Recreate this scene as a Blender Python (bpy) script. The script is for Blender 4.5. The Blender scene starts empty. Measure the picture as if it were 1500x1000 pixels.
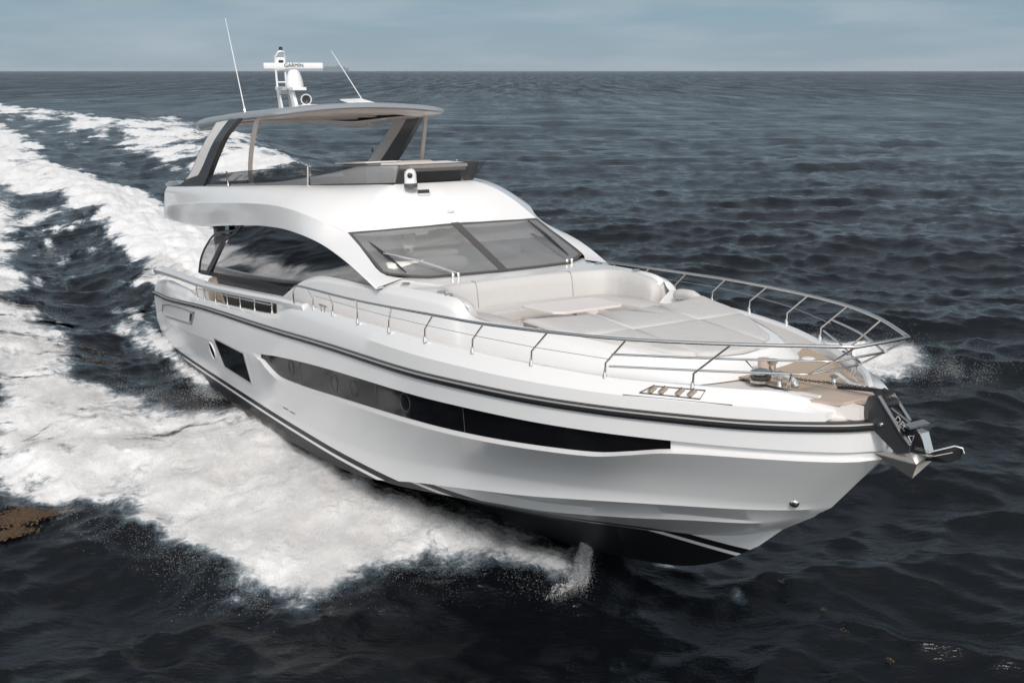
import bpy, math, random
import numpy as np
from mathutils import Matrix, Vector

random.seed(7); RNG = np.random.default_rng(11)
S = bpy.context.scene
C = S.collection
rad = math.radians

# ------------------------------------------------------------------ camera
cam_d = bpy.data.cameras.new('camera'); cam = bpy.data.objects.new('camera', cam_d); C.objects.link(cam)
cam.location = (0, 0, 7.6)
cam.rotation_euler = (rad(90 - 14.8), 0, 0)
cam_d.sensor_width = 36; cam_d.lens = 36
cam_d.clip_start = 0.1; cam_d.clip_end = 60000
S.camera = cam

# ------------------------------------------------------------------ world: hazy daylight sky with thin high cloud
SUN_EL, SUN_AZ = 43.0, -4.0       # azimuth clockwise from +Y (the view direction)
w = bpy.data.worlds.new('World'); S.world = w; w.use_nodes = True
nt = w.node_tree; nt.nodes.clear(); N = nt.nodes; L = nt.links
out = N.new('ShaderNodeOutputWorld'); bg = N.new('ShaderNodeBackground'); L.new(bg.outputs[0], out.inputs[0])
sky = N.new('ShaderNodeTexSky'); sky.sky_type = 'NISHITA'; sky.sun_disc = False
sky.sun_elevation = rad(SUN_EL); sky.sun_rotation = rad(SUN_AZ); sky.air_density = 1.0; sky.dust_density = 2.0; sky.ozone_density = 1.5
tc = N.new('ShaderNodeTexCoord'); sep = N.new('ShaderNodeSeparateXYZ'); L.new(tc.outputs['Generated'], sep.inputs[0])
# cloud veil: grey-blue sheet, brighter overhead
ramp = N.new('ShaderNodeValToRGB'); L.new(sep.outputs['Z'], ramp.inputs[0])
e = ramp.color_ramp.elements
e[0].position = 0.0; e[0].color = (4.1, 5.3, 6.2, 1)
e[1].position = 1.0; e[1].color = (3.6, 3.8, 4.0, 1)
for p, c in ((0.05, (3.1, 4.6, 5.8, 1)), (0.12, (2.8, 3.8, 4.7, 1)), (0.3, (2.9, 3.3, 3.8, 1)), (0.55, (1.7, 1.9, 2.1, 1))):
    k = e.new(p); k.color = c
mx = N.new('ShaderNodeMixRGB'); mx.inputs[0].default_value = 0.82
L.new(sky.outputs[0], mx.inputs[1]); L.new(ramp.outputs[0], mx.inputs[2])
mp = N.new('ShaderNodeMapping'); mp.inputs['Scale'].default_value = (2.2, 2.2, 16); L.new(tc.outputs['Generated'], mp.inputs[0])
cn = N.new('ShaderNodeTexNoise'); cn.inputs['Scale'].default_value = 2.6; cn.inputs['Detail'].default_value = 7; cn.inputs['Roughness'].default_value = 0.55
L.new(mp.outputs[0], cn.inputs['Vector'])
cr_ = N.new('ShaderNodeValToRGB'); L.new(cn.outputs[0], cr_.inputs[0])
cr_.color_ramp.elements[0].position = 0.42; cr_.color_ramp.elements[0].color = (0, 0, 0, 1)
cr_.color_ramp.elements[1].position = 0.70; cr_.color_ramp.elements[1].color = (0.55, 0.55, 0.55, 1)
mc = N.new('ShaderNodeMixRGB'); mc.inputs[2].default_value = (5.4, 6.2, 6.8, 1)
L.new(cr_.outputs[0], mc.inputs[0]); L.new(mx.outputs[0], mc.inputs[1])
# sky towards the sun (behind the camera) brightened: added fill for the hull flank
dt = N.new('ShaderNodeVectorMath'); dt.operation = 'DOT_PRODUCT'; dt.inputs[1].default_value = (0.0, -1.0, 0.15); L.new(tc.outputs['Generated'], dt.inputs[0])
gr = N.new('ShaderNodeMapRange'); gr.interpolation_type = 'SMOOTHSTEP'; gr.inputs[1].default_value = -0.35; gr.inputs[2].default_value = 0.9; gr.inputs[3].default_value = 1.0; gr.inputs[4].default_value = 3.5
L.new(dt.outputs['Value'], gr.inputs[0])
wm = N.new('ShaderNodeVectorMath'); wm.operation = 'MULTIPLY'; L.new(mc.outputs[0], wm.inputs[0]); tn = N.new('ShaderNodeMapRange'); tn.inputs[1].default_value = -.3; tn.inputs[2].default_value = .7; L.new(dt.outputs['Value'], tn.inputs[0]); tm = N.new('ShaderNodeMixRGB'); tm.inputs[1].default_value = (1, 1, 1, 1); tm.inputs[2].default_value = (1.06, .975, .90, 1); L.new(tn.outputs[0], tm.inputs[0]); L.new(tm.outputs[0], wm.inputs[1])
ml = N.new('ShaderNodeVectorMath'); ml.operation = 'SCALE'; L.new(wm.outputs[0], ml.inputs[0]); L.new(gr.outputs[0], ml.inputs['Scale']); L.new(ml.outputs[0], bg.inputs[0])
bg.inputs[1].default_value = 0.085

sun_d = bpy.data.lights.new('sun', 'SUN'); sun = bpy.data.objects.new('sun', sun_d); C.objects.link(sun)
sun_d.energy = 2.2; sun_d.angle = rad(11); sun_d.color = (1.0, 0.955, 0.915)
az, el = rad(SUN_AZ + 180), rad(SUN_EL)
sun_dir = Vector((math.sin(az) * math.cos(el), math.cos(az) * math.cos(el), math.sin(el)))   # towards the sun
sun.rotation_euler = sun_dir.to_track_quat('Z', 'Y').to_euler()
sky.sun_rotation = az
S.view_settings.view_transform = 'Standard'; S.view_settings.look = 'None'
S.view_settings.exposure = 0.0; S.view_settings.gamma = 1.0
S.cycles.max_bounces = 8; S.cycles.transparent_max_bounces = 16
S.cycles.use_denoising = True

# ------------------------------------------------------------------ material helpers
MATS = {}
def mat(name, color, rough=0.4, metal=0.0, coat=0.0, spec=0.5, alpha=1.0, trans=0.0, noise=None, bump=None, ior=1.5):
    if name in MATS: return MATS[name]
    m = bpy.data.materials.new(name); m.use_nodes = True; MATS[name] = m
    n, l = m.node_tree.nodes, m.node_tree.links
    b = n['Principled BSDF']
    b.inputs['Base Color'].default_value = (*color, 1); b.inputs['Roughness'].default_value = rough
    b.inputs['Metallic'].default_value = metal; b.inputs['Coat Weight'].default_value = coat; b.inputs['Coat Roughness'].default_value = 0.05
    b.inputs['Specular IOR Level'].default_value = spec; b.inputs['Alpha'].default_value = alpha
    b.inputs['Transmission Weight'].default_value = trans; b.inputs['IOR'].default_value = ior
    t = n.new('ShaderNodeTexCoord')
    if noise:                                         # noise = (scale, amount): slight patchiness of the colour and gloss
        no = n.new('ShaderNodeTexNoise'); no.inputs['Scale'].default_value = noise[0]; no.inputs['Detail'].default_value = 5
        l.new(t.outputs['Object'], no.inputs['Vector'])
        r = n.new('ShaderNodeMixRGB'); r.blend_type = 'MIX'
        k = noise[1]
        r.inputs[1].default_value = (*[max(0, c * (1 - k)) for c in color], 1); r.inputs[2].default_value = (*[min(1, c * (1 + k)) for c in color], 1)
        l.new(no.outputs[0], r.inputs[0]); l.new(r.outputs[0], b.inputs['Base Color'])
        mr = n.new('ShaderNodeMapRange'); mr.inputs[3].default_value = max(0.02, rough * 0.8); mr.inputs[4].default_value = min(1, rough * 1.25)
        l.new(no.outputs[0], mr.inputs[0]); l.new(mr.outputs[0], b.inputs['Roughness'])
    if bump:                                          # bump = (scale, strength, distance)
        nb = n.new('ShaderNodeTexNoise'); nb.inputs['Scale'].default_value = bump[0]; nb.inputs['Detail'].default_value = 3
        l.new(t.outputs['Object'], nb.inputs['Vector'])
        bb = n.new('ShaderNodeBump'); bb.inputs['Strength'].default_value = bump[1]; bb.inputs['Distance'].default_value = bump[2]
        l.new(nb.outputs[0], bb.inputs['Height']); l.new(bb.outputs[0], b.inputs['Normal'])
    return m

GEL = mat('white_gelcoat', (0.80, 0.785, 0.77), 0.22, coat=0.5, noise=(0.7, 0.015), bump=(0.8, 0.12, 0.02))
GELW = mat('warm_white_gelcoat', (0.76, 0.70, 0.67), 0.45, noise=(3, 0.02))
NONSLIP = mat('nonslip_deck', (0.70, 0.66, 0.62), 0.8, noise=(60, 0.05))
CUSH = mat('cushion_vinyl', (0.55, 0.53, 0.51), 0.62, noise=(9, 0.03), bump=(7, 0.35, 0.02))
CUSHS = mat('cushion_piping', (0.30, 0.27, 0.25), 0.7)
STEEL = mat('polished_steel', (0.74, 0.705, 0.67), 0.18, metal=1.0)
DSTEEL = mat('dark_steel', (0.10, 0.10, 0.105), 0.22, metal=0.6)
RUB = mat('black_rubber', (0.012, 0.012, 0.013), 0.35)
BLACK = mat('black_plastic', (0.02, 0.02, 0.022), 0.35)
DGLASS = mat('dark_glass', (0.004, 0.005, 0.006), 0.02, coat=1.0, spec=0.9)
HGLASS = mat('hull_glass', (0.004, 0.004, 0.005), 0.06, coat=0.0, spec=0.17)
FRAMEG = mat('grey_frame', (0.085, 0.08, 0.075), 0.5)
CARBON = mat('grey_hardtop_paint', (0.27, 0.285, 0.30), 0.3, coat=0.6, noise=(2, 0.04))
CEIL = mat('hardtop_lining', (0.86, 0.80, 0.75), 0.25, noise=(2, 0.03))
WHITEP = mat('white_paint', (0.80, 0.79, 0.78), 0.35, noise=(4, 0.02))
BEIGE = mat('beige_trim', (0.50, 0.40, 0.33), 0.6, noise=(8, 0.05))
GREYF = mat('grey_console', (0.15, 0.15, 0.15), 0.5, noise=(5, 0.05))
SEAM = mat('seam_grey', (0.33, 0.31, 0.30), 0.6)

def hull_paint():
    m = bpy.data.materials.new('hull_gelcoat_with_boot_stripe'); m.use_nodes = True
    n, l = m.node_tree.nodes, m.node_tree.links; b = n['Principled BSDF']
    t = n.new('ShaderNodeTexCoord'); s = n.new('ShaderNodeSeparateXYZ'); l.new(t.outputs['Object'], s.inputs[0])
    h = n.new('ShaderNodeMath'); h.operation = 'MULTIPLY_ADD'; h.inputs[1].default_value = -0.0075; l.new(s.outputs['X'], h.inputs[0]); l.new(s.outputs['Z'], h.inputs[2])
    def gt(v):
        g = n.new('ShaderNodeMath'); g.operation = 'GREATER_THAN'; g.inputs[1].default_value = v; l.new(h.outputs[0], g.inputs[0]); return g
    a, c, d = gt(1.60), gt(1.50), gt(1.445)           # white above a; black a..c; white c..d; antifouling below
    sub = n.new('ShaderNodeMath'); sub.operation = 'SUBTRACT'; l.new(d.outputs[0], sub.inputs[0]); l.new(c.outputs[0], sub.inputs[1])
    add = n.new('ShaderNodeMath'); add.operation = 'ADD'; l.new(sub.outputs[0], add.inputs[0]); l.new(a.outputs[0], add.inputs[1])
    mixc = n.new('ShaderNodeMixRGB'); mixc.inputs[1].default_value = (0.008, 0.008, 0.009, 1); mixc.inputs[2].default_value = (0.78, 0.77, 0.76, 1)
    l.new(add.outputs[0], mixc.inputs[0]); l.new(mixc.outputs[0], b.inputs['Base Color'])
    b.inputs['Roughness'].default_value = 0.16; b.inputs['Coat Weight'].default_value = 0.6; b.inputs['Coat Roughness'].default_value = 0.04
    for nm, lo, hi in (('Roughness', .42, .24), ('Coat Weight', .03, .3), ('Specular IOR Level', .25, .5)):
        r_ = n.new('ShaderNodeMapRange'); r_.inputs[3].default_value = lo; r_.inputs[4].default_value = hi; l.new(add.outputs[0], r_.inputs[0]); l.new(r_.outputs[0], b.inputs[nm])
    no = n.new('ShaderNodeTexNoise'); no.inputs['Scale'].default_value = 0.5; no.inputs['Detail'].default_value = 2; l.new(t.outputs['Object'], no.inputs['Vector'])
    bb = n.new('ShaderNodeBump'); bb.inputs['Strength'].default_value = 0.25; bb.inputs['Distance'].default_value = 0.03
    l.new(no.outputs[0], bb.inputs['Height']); l.new(bb.outputs[0], b.inputs['Normal'])
    return m
HULLM = hull_paint()

def teak():
    m = bpy.data.materials.new('teak_planking'); m.use_nodes = True
    n, l = m.node_tree.nodes, m.node_tree.links; b = n['Principled BSDF']
    t = n.new('ShaderNodeTexCoord'); s = n.new('ShaderNodeSeparateXYZ'); l.new(t.outputs['Object'], s.inputs[0])
    f = n.new('ShaderNodeMath'); f.operation = 'MULTIPLY'; f.inputs[1].default_value = 1 / 0.075; l.new(s.outputs['Y'], f.inputs[0])
    fr = n.new('ShaderNodeMath'); fr.operation = 'FRACT'; l.new(f.outputs[0], fr.inputs[0])
    lt = n.new('ShaderNodeMath'); lt.operation = 'LESS_THAN'; lt.inputs[1].default_value = 0.13; l.new(fr.outputs[0], lt.inputs[0])
    mp = n.new('ShaderNodeMapping'); mp.inputs['Scale'].default_value = (3, 40, 3); l.new(t.outputs['Object'], mp.inputs[0])
    no = n.new('ShaderNodeTexNoise'); no.inputs['Scale'].default_value = 2; no.inputs['Detail'].default_value = 6; l.new(mp.outputs[0], no.inputs['Vector'])
    g = n.new('ShaderNodeMixRGB'); g.inputs[1].default_value = (0.42, 0.31, 0.22, 1); g.inputs[2].default_value = (0.60, 0.48, 0.37, 1); l.new(no.outputs[0], g.inputs[0])
    q = n.new('ShaderNodeMixRGB'); q.inputs[2].default_value = (0.03, 0.028, 0.026, 1); l.new(lt.outputs[0], q.inputs[0]); l.new(g.outputs[0], q.inputs[1])
    l.new(q.outputs[0], b.inputs['Base Color']); b.inputs['Roughness'].default_value = 0.7
    return m
TEAK = teak()

def tinted(name, tint, op, rough=0.02, refl=0.0, body=(0.05, 0.052, 0.055), frk=.3):
    """smoked glass: part see-through, part mirror"""
    m = bpy.data.materials.new(name); m.use_nodes = True
    n, l = m.node_tree.nodes, m.node_tree.links; n.clear()
    o = n.new('ShaderNodeOutputMaterial'); tr = n.new('ShaderNodeBsdfTransparent'); tr.inputs[0].default_value = (*tint, 1)
    gl = n.new('ShaderNodeBsdfGlossy'); gl.inputs['Roughness'].default_value = rough; gl.inputs[0].default_value = (0.9, 0.9, 0.9, 1)
    di = n.new('ShaderNodeBsdfDiffuse'); di.inputs[0].default_value = (*body, 1)
    fr = n.new('ShaderNodeFresnel'); fr.inputs[0].default_value = 1.55
    a = n.new('ShaderNodeMixShader'); a.inputs[0].default_value = op; l.new(tr.outputs[0], a.inputs[1]); l.new(di.outputs[0], a.inputs[2])
    ad = n.new('ShaderNodeMath'); ad.operation = 'MULTIPLY_ADD'; ad.use_clamp = True; ad.inputs[1].default_value = frk; ad.inputs[2].default_value = refl; l.new(fr.outputs[0], ad.inputs[0])
    c = n.new('ShaderNodeMixShader'); l.new(ad.outputs[0], c.inputs[0]); l.new(a.outputs[0], c.inputs[1]); l.new(gl.outputs[0], c.inputs[2])
    l.new(c.outputs[0], o.inputs[0]); return m
SMOKE = tinted('smoked_glass', (0.46, 0.455, 0.45), 0.20)
WSG = tinted('windshield_glass', (0.64, 0.64, 0.63), 0.42, refl=.15, body=(.46, .46, .455))  # pale diffuse body colour stands in for part of the reflected sky

# ------------------------------------------------------------------ geometry helpers
def link(o, parent=None):
    C.objects.link(o)
    if parent is not None: o.parent = parent
    return o
def mesh_obj(name, V, F, m, parent=None, smooth=None, mats=None, midx=None):
    me = bpy.data.meshes.new(name); me.from_pydata([tuple(map(float, v)) for v in V], [], [tuple(f) for f in F]); me.validate()
    me.materials.append(m)
    for k in (mats or []): me.materials.append(k)
    if midx is not None: me.polygons.foreach_set('material_index', midx)
    if smooth is not None:
        me.shade_smooth(); me.set_sharp_from_angle(angle=rad(smooth))
    me.update()
    return link(bpy.data.objects.new(name, me), parent)
class MB:
    def __init__(s): s.V = []; s.F = []
    def add(s, V, F):
        b = len(s.V); s.V += [tuple(v) for v in V]; s.F += [tuple(i + b for i in f) for f in F]; return s
    def build(s, name, m, parent=None, smooth=30): return mesh_obj(name, s.V, s.F, m, parent, smooth)
    def mirror(s):
        V = [(x, -y, z) for x, y, z in s.V]; F = [tuple(reversed(f)) for f in s.F]; return s.add(V, F)
    def grid(s, G, close_u=False, close_v=False, flip=False):
        G = np.asarray(G, float); R, Cc = G.shape[:2]; F = []
        for i in range(R - (0 if close_u else 1)):
            for j in range(Cc - (0 if close_v else 1)):
                a, b_, c, d = i * Cc + j, ((i + 1) % R) * Cc + j, ((i + 1) % R) * Cc + (j + 1) % Cc, i * Cc + (j + 1) % Cc
                F.append((a, d, c, b_) if flip else (a, b_, c, d))
        return s.add(G.reshape(-1, 3), F)
    def box(s, c, d, bev=0.0, rot=None):
        """box with its vertical and horizontal edges bevelled"""
        cx, cy, cz = c; hx, hy, hz = d[0] / 2, d[1] / 2, d[2] / 2; b = min(bev, hx * .9, hy * .9, hz * .9)
        def ring(z, i):
            x, y = hx - i, hy - i
            if b <= 0: return [(-x, -y, z), (x, -y, z), (x, y, z), (-x, y, z)]
            return [(-x + b, -y, z), (x - b, -y, z), (x, -y + b, z), (x, y - b, z), (x - b, y, z), (-x + b, y, z), (-x, y - b, z), (-x, -y + b, z)]
        rings = [ring(-hz, 0), ring(hz, 0)] if b <= 0 else [ring(-hz, b * .8), ring(-hz + b, 0), ring(hz - b, 0), ring(hz - b * .3, b * .3), ring(hz, b * .8)]
        V = np.array(rings, float); n = V.shape[1]
        P = V.reshape(-1, 3)
        if rot is not None: P = P @ np.array(rot).T
        P = P + np.array(c)
        F = []
        for i in range(len(rings) - 1):
            for j in range(n): F.append((i * n + j, i * n + (j + 1) % n, (i + 1) * n + (j + 1) % n, (i + 1) * n + j))
        F.append(tuple(reversed(range(n)))); F.append(tuple((len(rings) - 1) * n + j for j in range(n)))
        return s.add(P, F)
    def prism(s, poly, d, inset=0.0, dn=None):
        """closed polygon (list of 3-D points) extruded along vector d; with inset the far face shrinks (soft edge)"""
        P = np.array(poly, float); d = np.array(d, float); n = len(P); c = P.mean(0)
        rings = [P, P + d] if inset <= 0 else [P, P + d * (1 - .35), P + d * .9 + (c - P) / np.linalg.norm(c - P, axis=1, keepdims=True) * inset * .4, P + d + (c - P) / np.linalg.norm(c - P, axis=1, keepdims=True) * inset]
        F = []
        for i in range(len(rings) - 1):
            for j in range(n): F.append((i * n + j, i * n + (j + 1) % n, (i + 1) * n + (j + 1) % n, (i + 1) * n + j))
        F.append(tuple(reversed(range(n)))); F.append(tuple((len(rings) - 1) * n + j for j in range(n)))
        return s.add(np.concatenate(rings), F)
    def tube(s, pts, r, seg=8, sub=0, closed=False, prof=None):
        P = np.array(pts, float)
        if sub: P = crom(P, sub)
        n = len(P); r = np.broadcast_to(np.asarray(r, float), (n,)) if np.ndim(r) == 0 or len(np.atleast_1d(r)) == n else np.interp(np.linspace(0, 1, n), np.linspace(0, 1, len(r)), r)
        T = np.gradient(P, axis=0); T /= np.linalg.norm(T, axis=1, keepdims=True) + 1e-12
        up = np.array([0, 0, 1.0]) if abs(T[0, 2]) < .9 else np.array([0, 1.0, 0]); rings = []
        for i in range(n):
            a = np.cross(T[i], up); a /= np.linalg.norm(a) + 1e-12; b = np.cross(a, T[i]); up = b
            if prof is None: rings.append([P[i] + r[i] * (math.cos(t) * a + math.sin(t) * b) for t in np.arange(seg) * 2 * math.pi / seg])
            else: rings.append([P[i] + r[i] * (u * a + v * b) for u, v in prof])
        k = len(rings[0]); b0 = len(s.V); s.grid(rings, close_v=True)
        if not closed: s.F += [tuple(b0 + j for j in range(k)), tuple(b0 + (n - 1) * k + j for j in reversed(range(k)))]
        return s
    def lathe(s, prof, c, axis=(0, 0, 1), seg=20):
        a = np.array(axis, float); a /= np.linalg.norm(a); u = np.cross(a, [0, 1, 0] if abs(a[1]) < .9 else [1, 0, 0]); u /= np.linalg.norm(u); v = np.cross(a, u)
        R = [[np.array(c) + a * h + r * (math.cos(t) * u + math.sin(t) * v) for t in np.arange(seg) * 2 * math.pi / seg] for r, h in prof]
        return s.grid(R, close_v=True)
def crom(P, sub):
    P = np.asarray(P, float); n = len(P); out = []
    for i in range(n - 1):
        p0, p1, p2, p3 = P[max(i - 1, 0)], P[i], P[i + 1], P[min(i + 2, n - 1)]
        for k in range(sub):
            t = k / sub; out.append(.5 * ((2 * p1) + (-p0 + p2) * t + (2 * p0 - 5 * p1 + 4 * p2 - p3) * t * t + (-p0 + 3 * p1 - 3 * p2 + p3) * t ** 3))
    out.append(P[-1]); return np.array(out)
def pchip(x, xs, ys):
    xs, ys = np.asarray(xs, float), np.asarray(ys, float); h = np.diff(xs); d = np.diff(ys) / h; m = np.zeros(len(xs))
    for i in range(1, len(xs) - 1):
        if d[i - 1] * d[i] > 0:
            w1, w2 = 2 * h[i] + h[i - 1], h[i] + 2 * h[i - 1]; m[i] = (w1 + w2) / (w1 / d[i - 1] + w2 / d[i])
    m[0], m[-1] = d[0], d[-1]
    x = np.clip(x, xs[0], xs[-1]); k = np.clip(np.searchsorted(xs, x, side='right') - 1, 0, len(xs) - 2); t = (x - xs[k]) / h[k]
    return (2 * t ** 3 - 3 * t ** 2 + 1) * ys[k] + (t ** 3 - 2 * t ** 2 + t) * h[k] * m[k] + (-2 * t ** 3 + 3 * t ** 2) * ys[k + 1] + (t ** 3 - t ** 2) * h[k] * m[k + 1]
def resample(P, n, sharp=True):
    P = np.asarray(P, float); s = np.r_[0, np.cumsum(np.linalg.norm(np.diff(P, axis=0), axis=1))]; t = np.linspace(0, s[-1], n)
    return np.stack([np.interp(t, s, P[:, k]) for k in range(3)], 1)
def loft(curves, n, sub=6):
    """grid through 3-D polylines: every curve resampled to n points, linear between curves (rows)"""
    R = [resample(crom(c, sub), n) for c in curves]
    return np.array(R)
def between(R, m):
    out = []
    for a, b in zip(R[:-1], R[1:]):
        for k in range(m): out.append(a + (b - a) * k / m)
    out.append(R[-1]); return np.array(out)
def text_obj(name, s, size, depth, m, parent, M):
    cu = bpy.data.curves.new(name, 'FONT'); cu.body = s; cu.size = size; cu.extrude = depth; cu.align_x = 'CENTER'; cu.align_y = 'CENTER'
    tmp = bpy.data.objects.new('tmp_text', cu); C.objects.link(tmp); dg = bpy.context.evaluated_depsgraph_get(); dg.update()
    me = bpy.data.meshes.new_from_object(tmp.evaluated_get(dg)); me.name = name; me.transform(M); me.materials.clear(); me.materials.append(m)
    bpy.data.objects.remove(tmp); return link(bpy.data.objects.new(name, me), parent)
def frame_matrix(o, xdir, ydir):
    x = Vector(xdir).normalized(); z = x.cross(Vector(ydir)).normalized(); y = z.cross(x)
    return Matrix(((x.x, y.x, z.x, o[0]), (x.y, y.y, z.y, o[1]), (x.z, y.z, z.z, o[2]), (0, 0, 0, 1)))
def tag(o, label=None, cat=None, group=None, kind=None):
    for k, v in (('label', label), ('category', cat), ('group', group), ('kind', kind)):
        if v: o[k] = v
    return o
def both(name, fn, m, parent, smooth=30):
    """a part on each side: fn(mb) fills the starboard (y<0) one"""
    a = MB(); fn(a); o1 = a.build(name, m, parent, smooth)
    b = MB(); b.add([(x, -y, z) for x, y, z in a.V], [tuple(reversed(f)) for f in a.F]); o2 = b.build(name, m, parent, smooth)
    return o1, o2

# ------------------------------------------------------------------ the yacht (x forward, y to port, z up; origin on the keel at the transom)
yacht = bpy.data.objects.new('motor_yacht', None); C.objects.link(yacht)
ROT = ((0.502907, 0.863575, -0.036379), (-0.860456, 0.504189, 0.073544), (0.081853, -0.005683, 0.996628))
POS = (-7.6251, 29.6683, 7.6 - 9.2156)
yacht.matrix_world = Matrix(((*ROT[0], POS[0]), (*ROT[1], POS[1]), (*ROT[2], POS[2]), (0, 0, 0, 1)))
tag(yacht, 'white flybridge motor yacht at speed with grey hardtop and dark hull windows', 'yacht')

YR = np.array([(-1.4, 2.60), (0, 2.66), (1, 2.74), (3, 2.82), (6, 2.87), (10, 2.89), (14, 2.87), (16.5, 2.80), (17.6, 2.72), (18.6, 2.57), (19.6, 2.33), (20.6, 1.96), (21.6, 1.43), (22.4, .90), (22.9, .45), (22.97, .36), (23.15, 0)])
yrub = lambda x: pchip(x, YR[:, 0], YR[:, 1])
ZR = [(-1.4, 2.96), (1, 3.06), (6.2, 3.37), (11.5, 3.56), (15, 3.69), (17, 3.72), (19, 3.75), (22, 3.75), (23.15, 3.79)]
zrub = lambda x: pchip(x, *zip(*ZR))
X0 = -1.2
s_ = np.unique(np.r_[np.linspace(0, .8, 70), np.linspace(.8, 1, 60), .9877, .9905, .9925])
def curve(xe, yf, zf, x0=X0):
    x = x0 + s_ * (xe - x0); return np.stack([x, -yf(x), zf(x)], 1)
P_ = lambda *pts: (lambda x: pchip(x, *zip(*pts)))
WT = [(-1.2, 2.2), (8, 2.75), (10.3, 2.93), (11.5, 3.06), (14.74, 3.30), (17.17, 3.40), (18.8, 3.45), (20, 3.465), (21.4, 3.48), (23.15, 3.50)]   # hull window: upper edge
WB = [(-1.2, 2.19), (8, 2.74), (10.24, 2.84), (10.8, 2.72), (11.4, 2.645), (12.5, 2.69), (14.6, 2.84), (17.1, 3.0), (18.7, 3.09), (19.9, 3.165), (20.6, 3.215), (21.0, 3.29), (21.4, 3.37), (21.9, 3.41), (23.15, 3.44)]  # lower edge
step = P_((-1.2, 0), (10.1, 0), (10.35, .07), (10.8, .085), (23.15, .085))
lip = P_((-1.2, 0), (10.1, 0), (10.5, .045), (20, .05), (23.15, .055))
yk2 = P_((-1.2, 2.42), (0, 2.5), (6, 2.60), (10, 2.62), (13, 2.59), (15, 2.50), (17, 2.30), (18.5, 2.02), (20, 1.60), (21, 1.15), (21.8, .68), (22.2, .33), (22.44, 0))
zk2 = P_((-1.2, 1.45), (6, 1.62), (10, 1.72), (15.1, 1.93), (17.1, 2.20), (18, 2.32), (19.1, 2.44), (20.6, 2.585), (21.6, 2.65), (22.44, 2.69))
ze1 = P_((-1.2, 1.0), (5.7, 1.14), (11.6, 1.30), (14.5, 1.46), (16.6, 1.86), (18, 2.09), (18.8, 2.21), (20.3, 2.45), (21.2, 2.56), (22.42, 2.675))
ye2 = P_((-1.2, 2.2), (11.6, 2.3), (14.5, 2.15), (16.5, 2.05), (17.7, 1.88), (18.8, 1.65), (20.1, 1.27), (21, .85), (21.8, .38), (22.25, 0))
ze2 = P_((-1.2, .98), (11.6, 1.20), (14.5, 1.42), (16.5, 1.76), (17.7, 1.95), (18.8, 2.06), (20.1, 2.25), (21, 2.35), (21.8, 2.42), (22.25, 2.56))
ye3 = P_((-1.2, 2.18), (11.6, 2.27), (14.5, 2.10), (16.5, 1.96), (17.7, 1.78), (18.8, 1.57), (20.1, 1.20), (21, .82), (21.8, .36), (22.18, 0))
ze3 = P_((-1.2, .93), (11.6, 1.10), (14.5, 1.28), (16.5, 1.58), (17.7, 1.76), (18.8, 1.91), (20.1, 2.13), (21, 2.28), (21.8, 2.39), (22.18, 2.50))
ymb = P_((-1.2, 1.1), (12, 1.15), (15, .95), (17.7, .62), (19.5, .36), (21, .14), (21.7, 0))
zmb = P_((-1.2, .52), (12, .68), (15, .92), (17.7, 1.22), (19.5, 1.58), (21, 1.93), (21.7, 2.20))
zke = P_((-1.2, .1), (12, .12), (15, .25), (17, .48), (18.26, .72), (19.85, 1.10), (20.6, 1.42), (21.3, 1.86))
zt = P_(*WT); zb = P_(*WB)
def ymid(x, f):                 # hull side between chine and lip, lightly hollow forward
    xk = X0 + (x - X0) / (23.15 - X0) * (22.44 - X0)
    a, b = yk2(xk), yrub(x) - .02
    return a + (b - a) * f - .10 * np.sin(np.pi * f) * np.clip((x - 14) / 5, 0, 1)
rows = []
rows.append(curve(23.15, lambda x: yrub(x) - .015, zrub))
rows.append(curve(23.15, lambda x: yrub(x) - .035, lambda x: zt(x) + .012))
rows.append(curve(23.12, lambda x: np.maximum(yrub(x) - .035 - step(x), 0), zt))
rows.append(curve(23.10, lambda x: np.maximum(yrub(x) - .035 - step(x), 0), lambda x: zb(x) + .0))
rows.append(curve(23.10, lambda x: np.maximum(yrub(x) - .035 + 0 * x, 0) + lip(x) * .2 - .0, lambda x: zb(x) - .03 * np.clip((x - 9.5), 0, 1)))
lipc = rows[-1]
k2 = curve(22.44, yk2, zk2)
NS = 8
for i in range(1, NS):
    f = i / NS; c = lipc * (1 - f) + k2 * f
    hollow = .05 * np.sin(np.pi * f) * np.clip((c[:, 0] - 13) / 6, 0, 1) * np.clip((23 - c[:, 0]) / 2, 0, 1)
    c = c.copy(); c[:, 1] += hollow; rows.append(c)
rows.append(k2)
rows.append(curve(22.42, lambda x: np.maximum(yk2(x) - .015, 0), ze1))
rows.append(curve(22.25, ye2, ze2)); rows.append(curve(22.18, ye3, ze3)); rows.append(curve(21.7, ymb, zmb)); rows.append(curve(21.3, lambda x: 0 * x, zke))
for r in rows: r[-1, 1] = 0; r[:, 1] = np.minimum(r[:, 1], 0)
G = np.array(rows)
mb = MB(); mb.grid(G, flip=True)
# transom closes the stern
tr_ = G[:, 0, :]; trm = tr_ * [1, -1, 1]
mb.mirror(); mb.add(list(tr_) + list(trm[::-1]), [tuple(range(len(tr_) * 2))])
hull = mb.build('hull', HULLM, yacht, 28)

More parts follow.
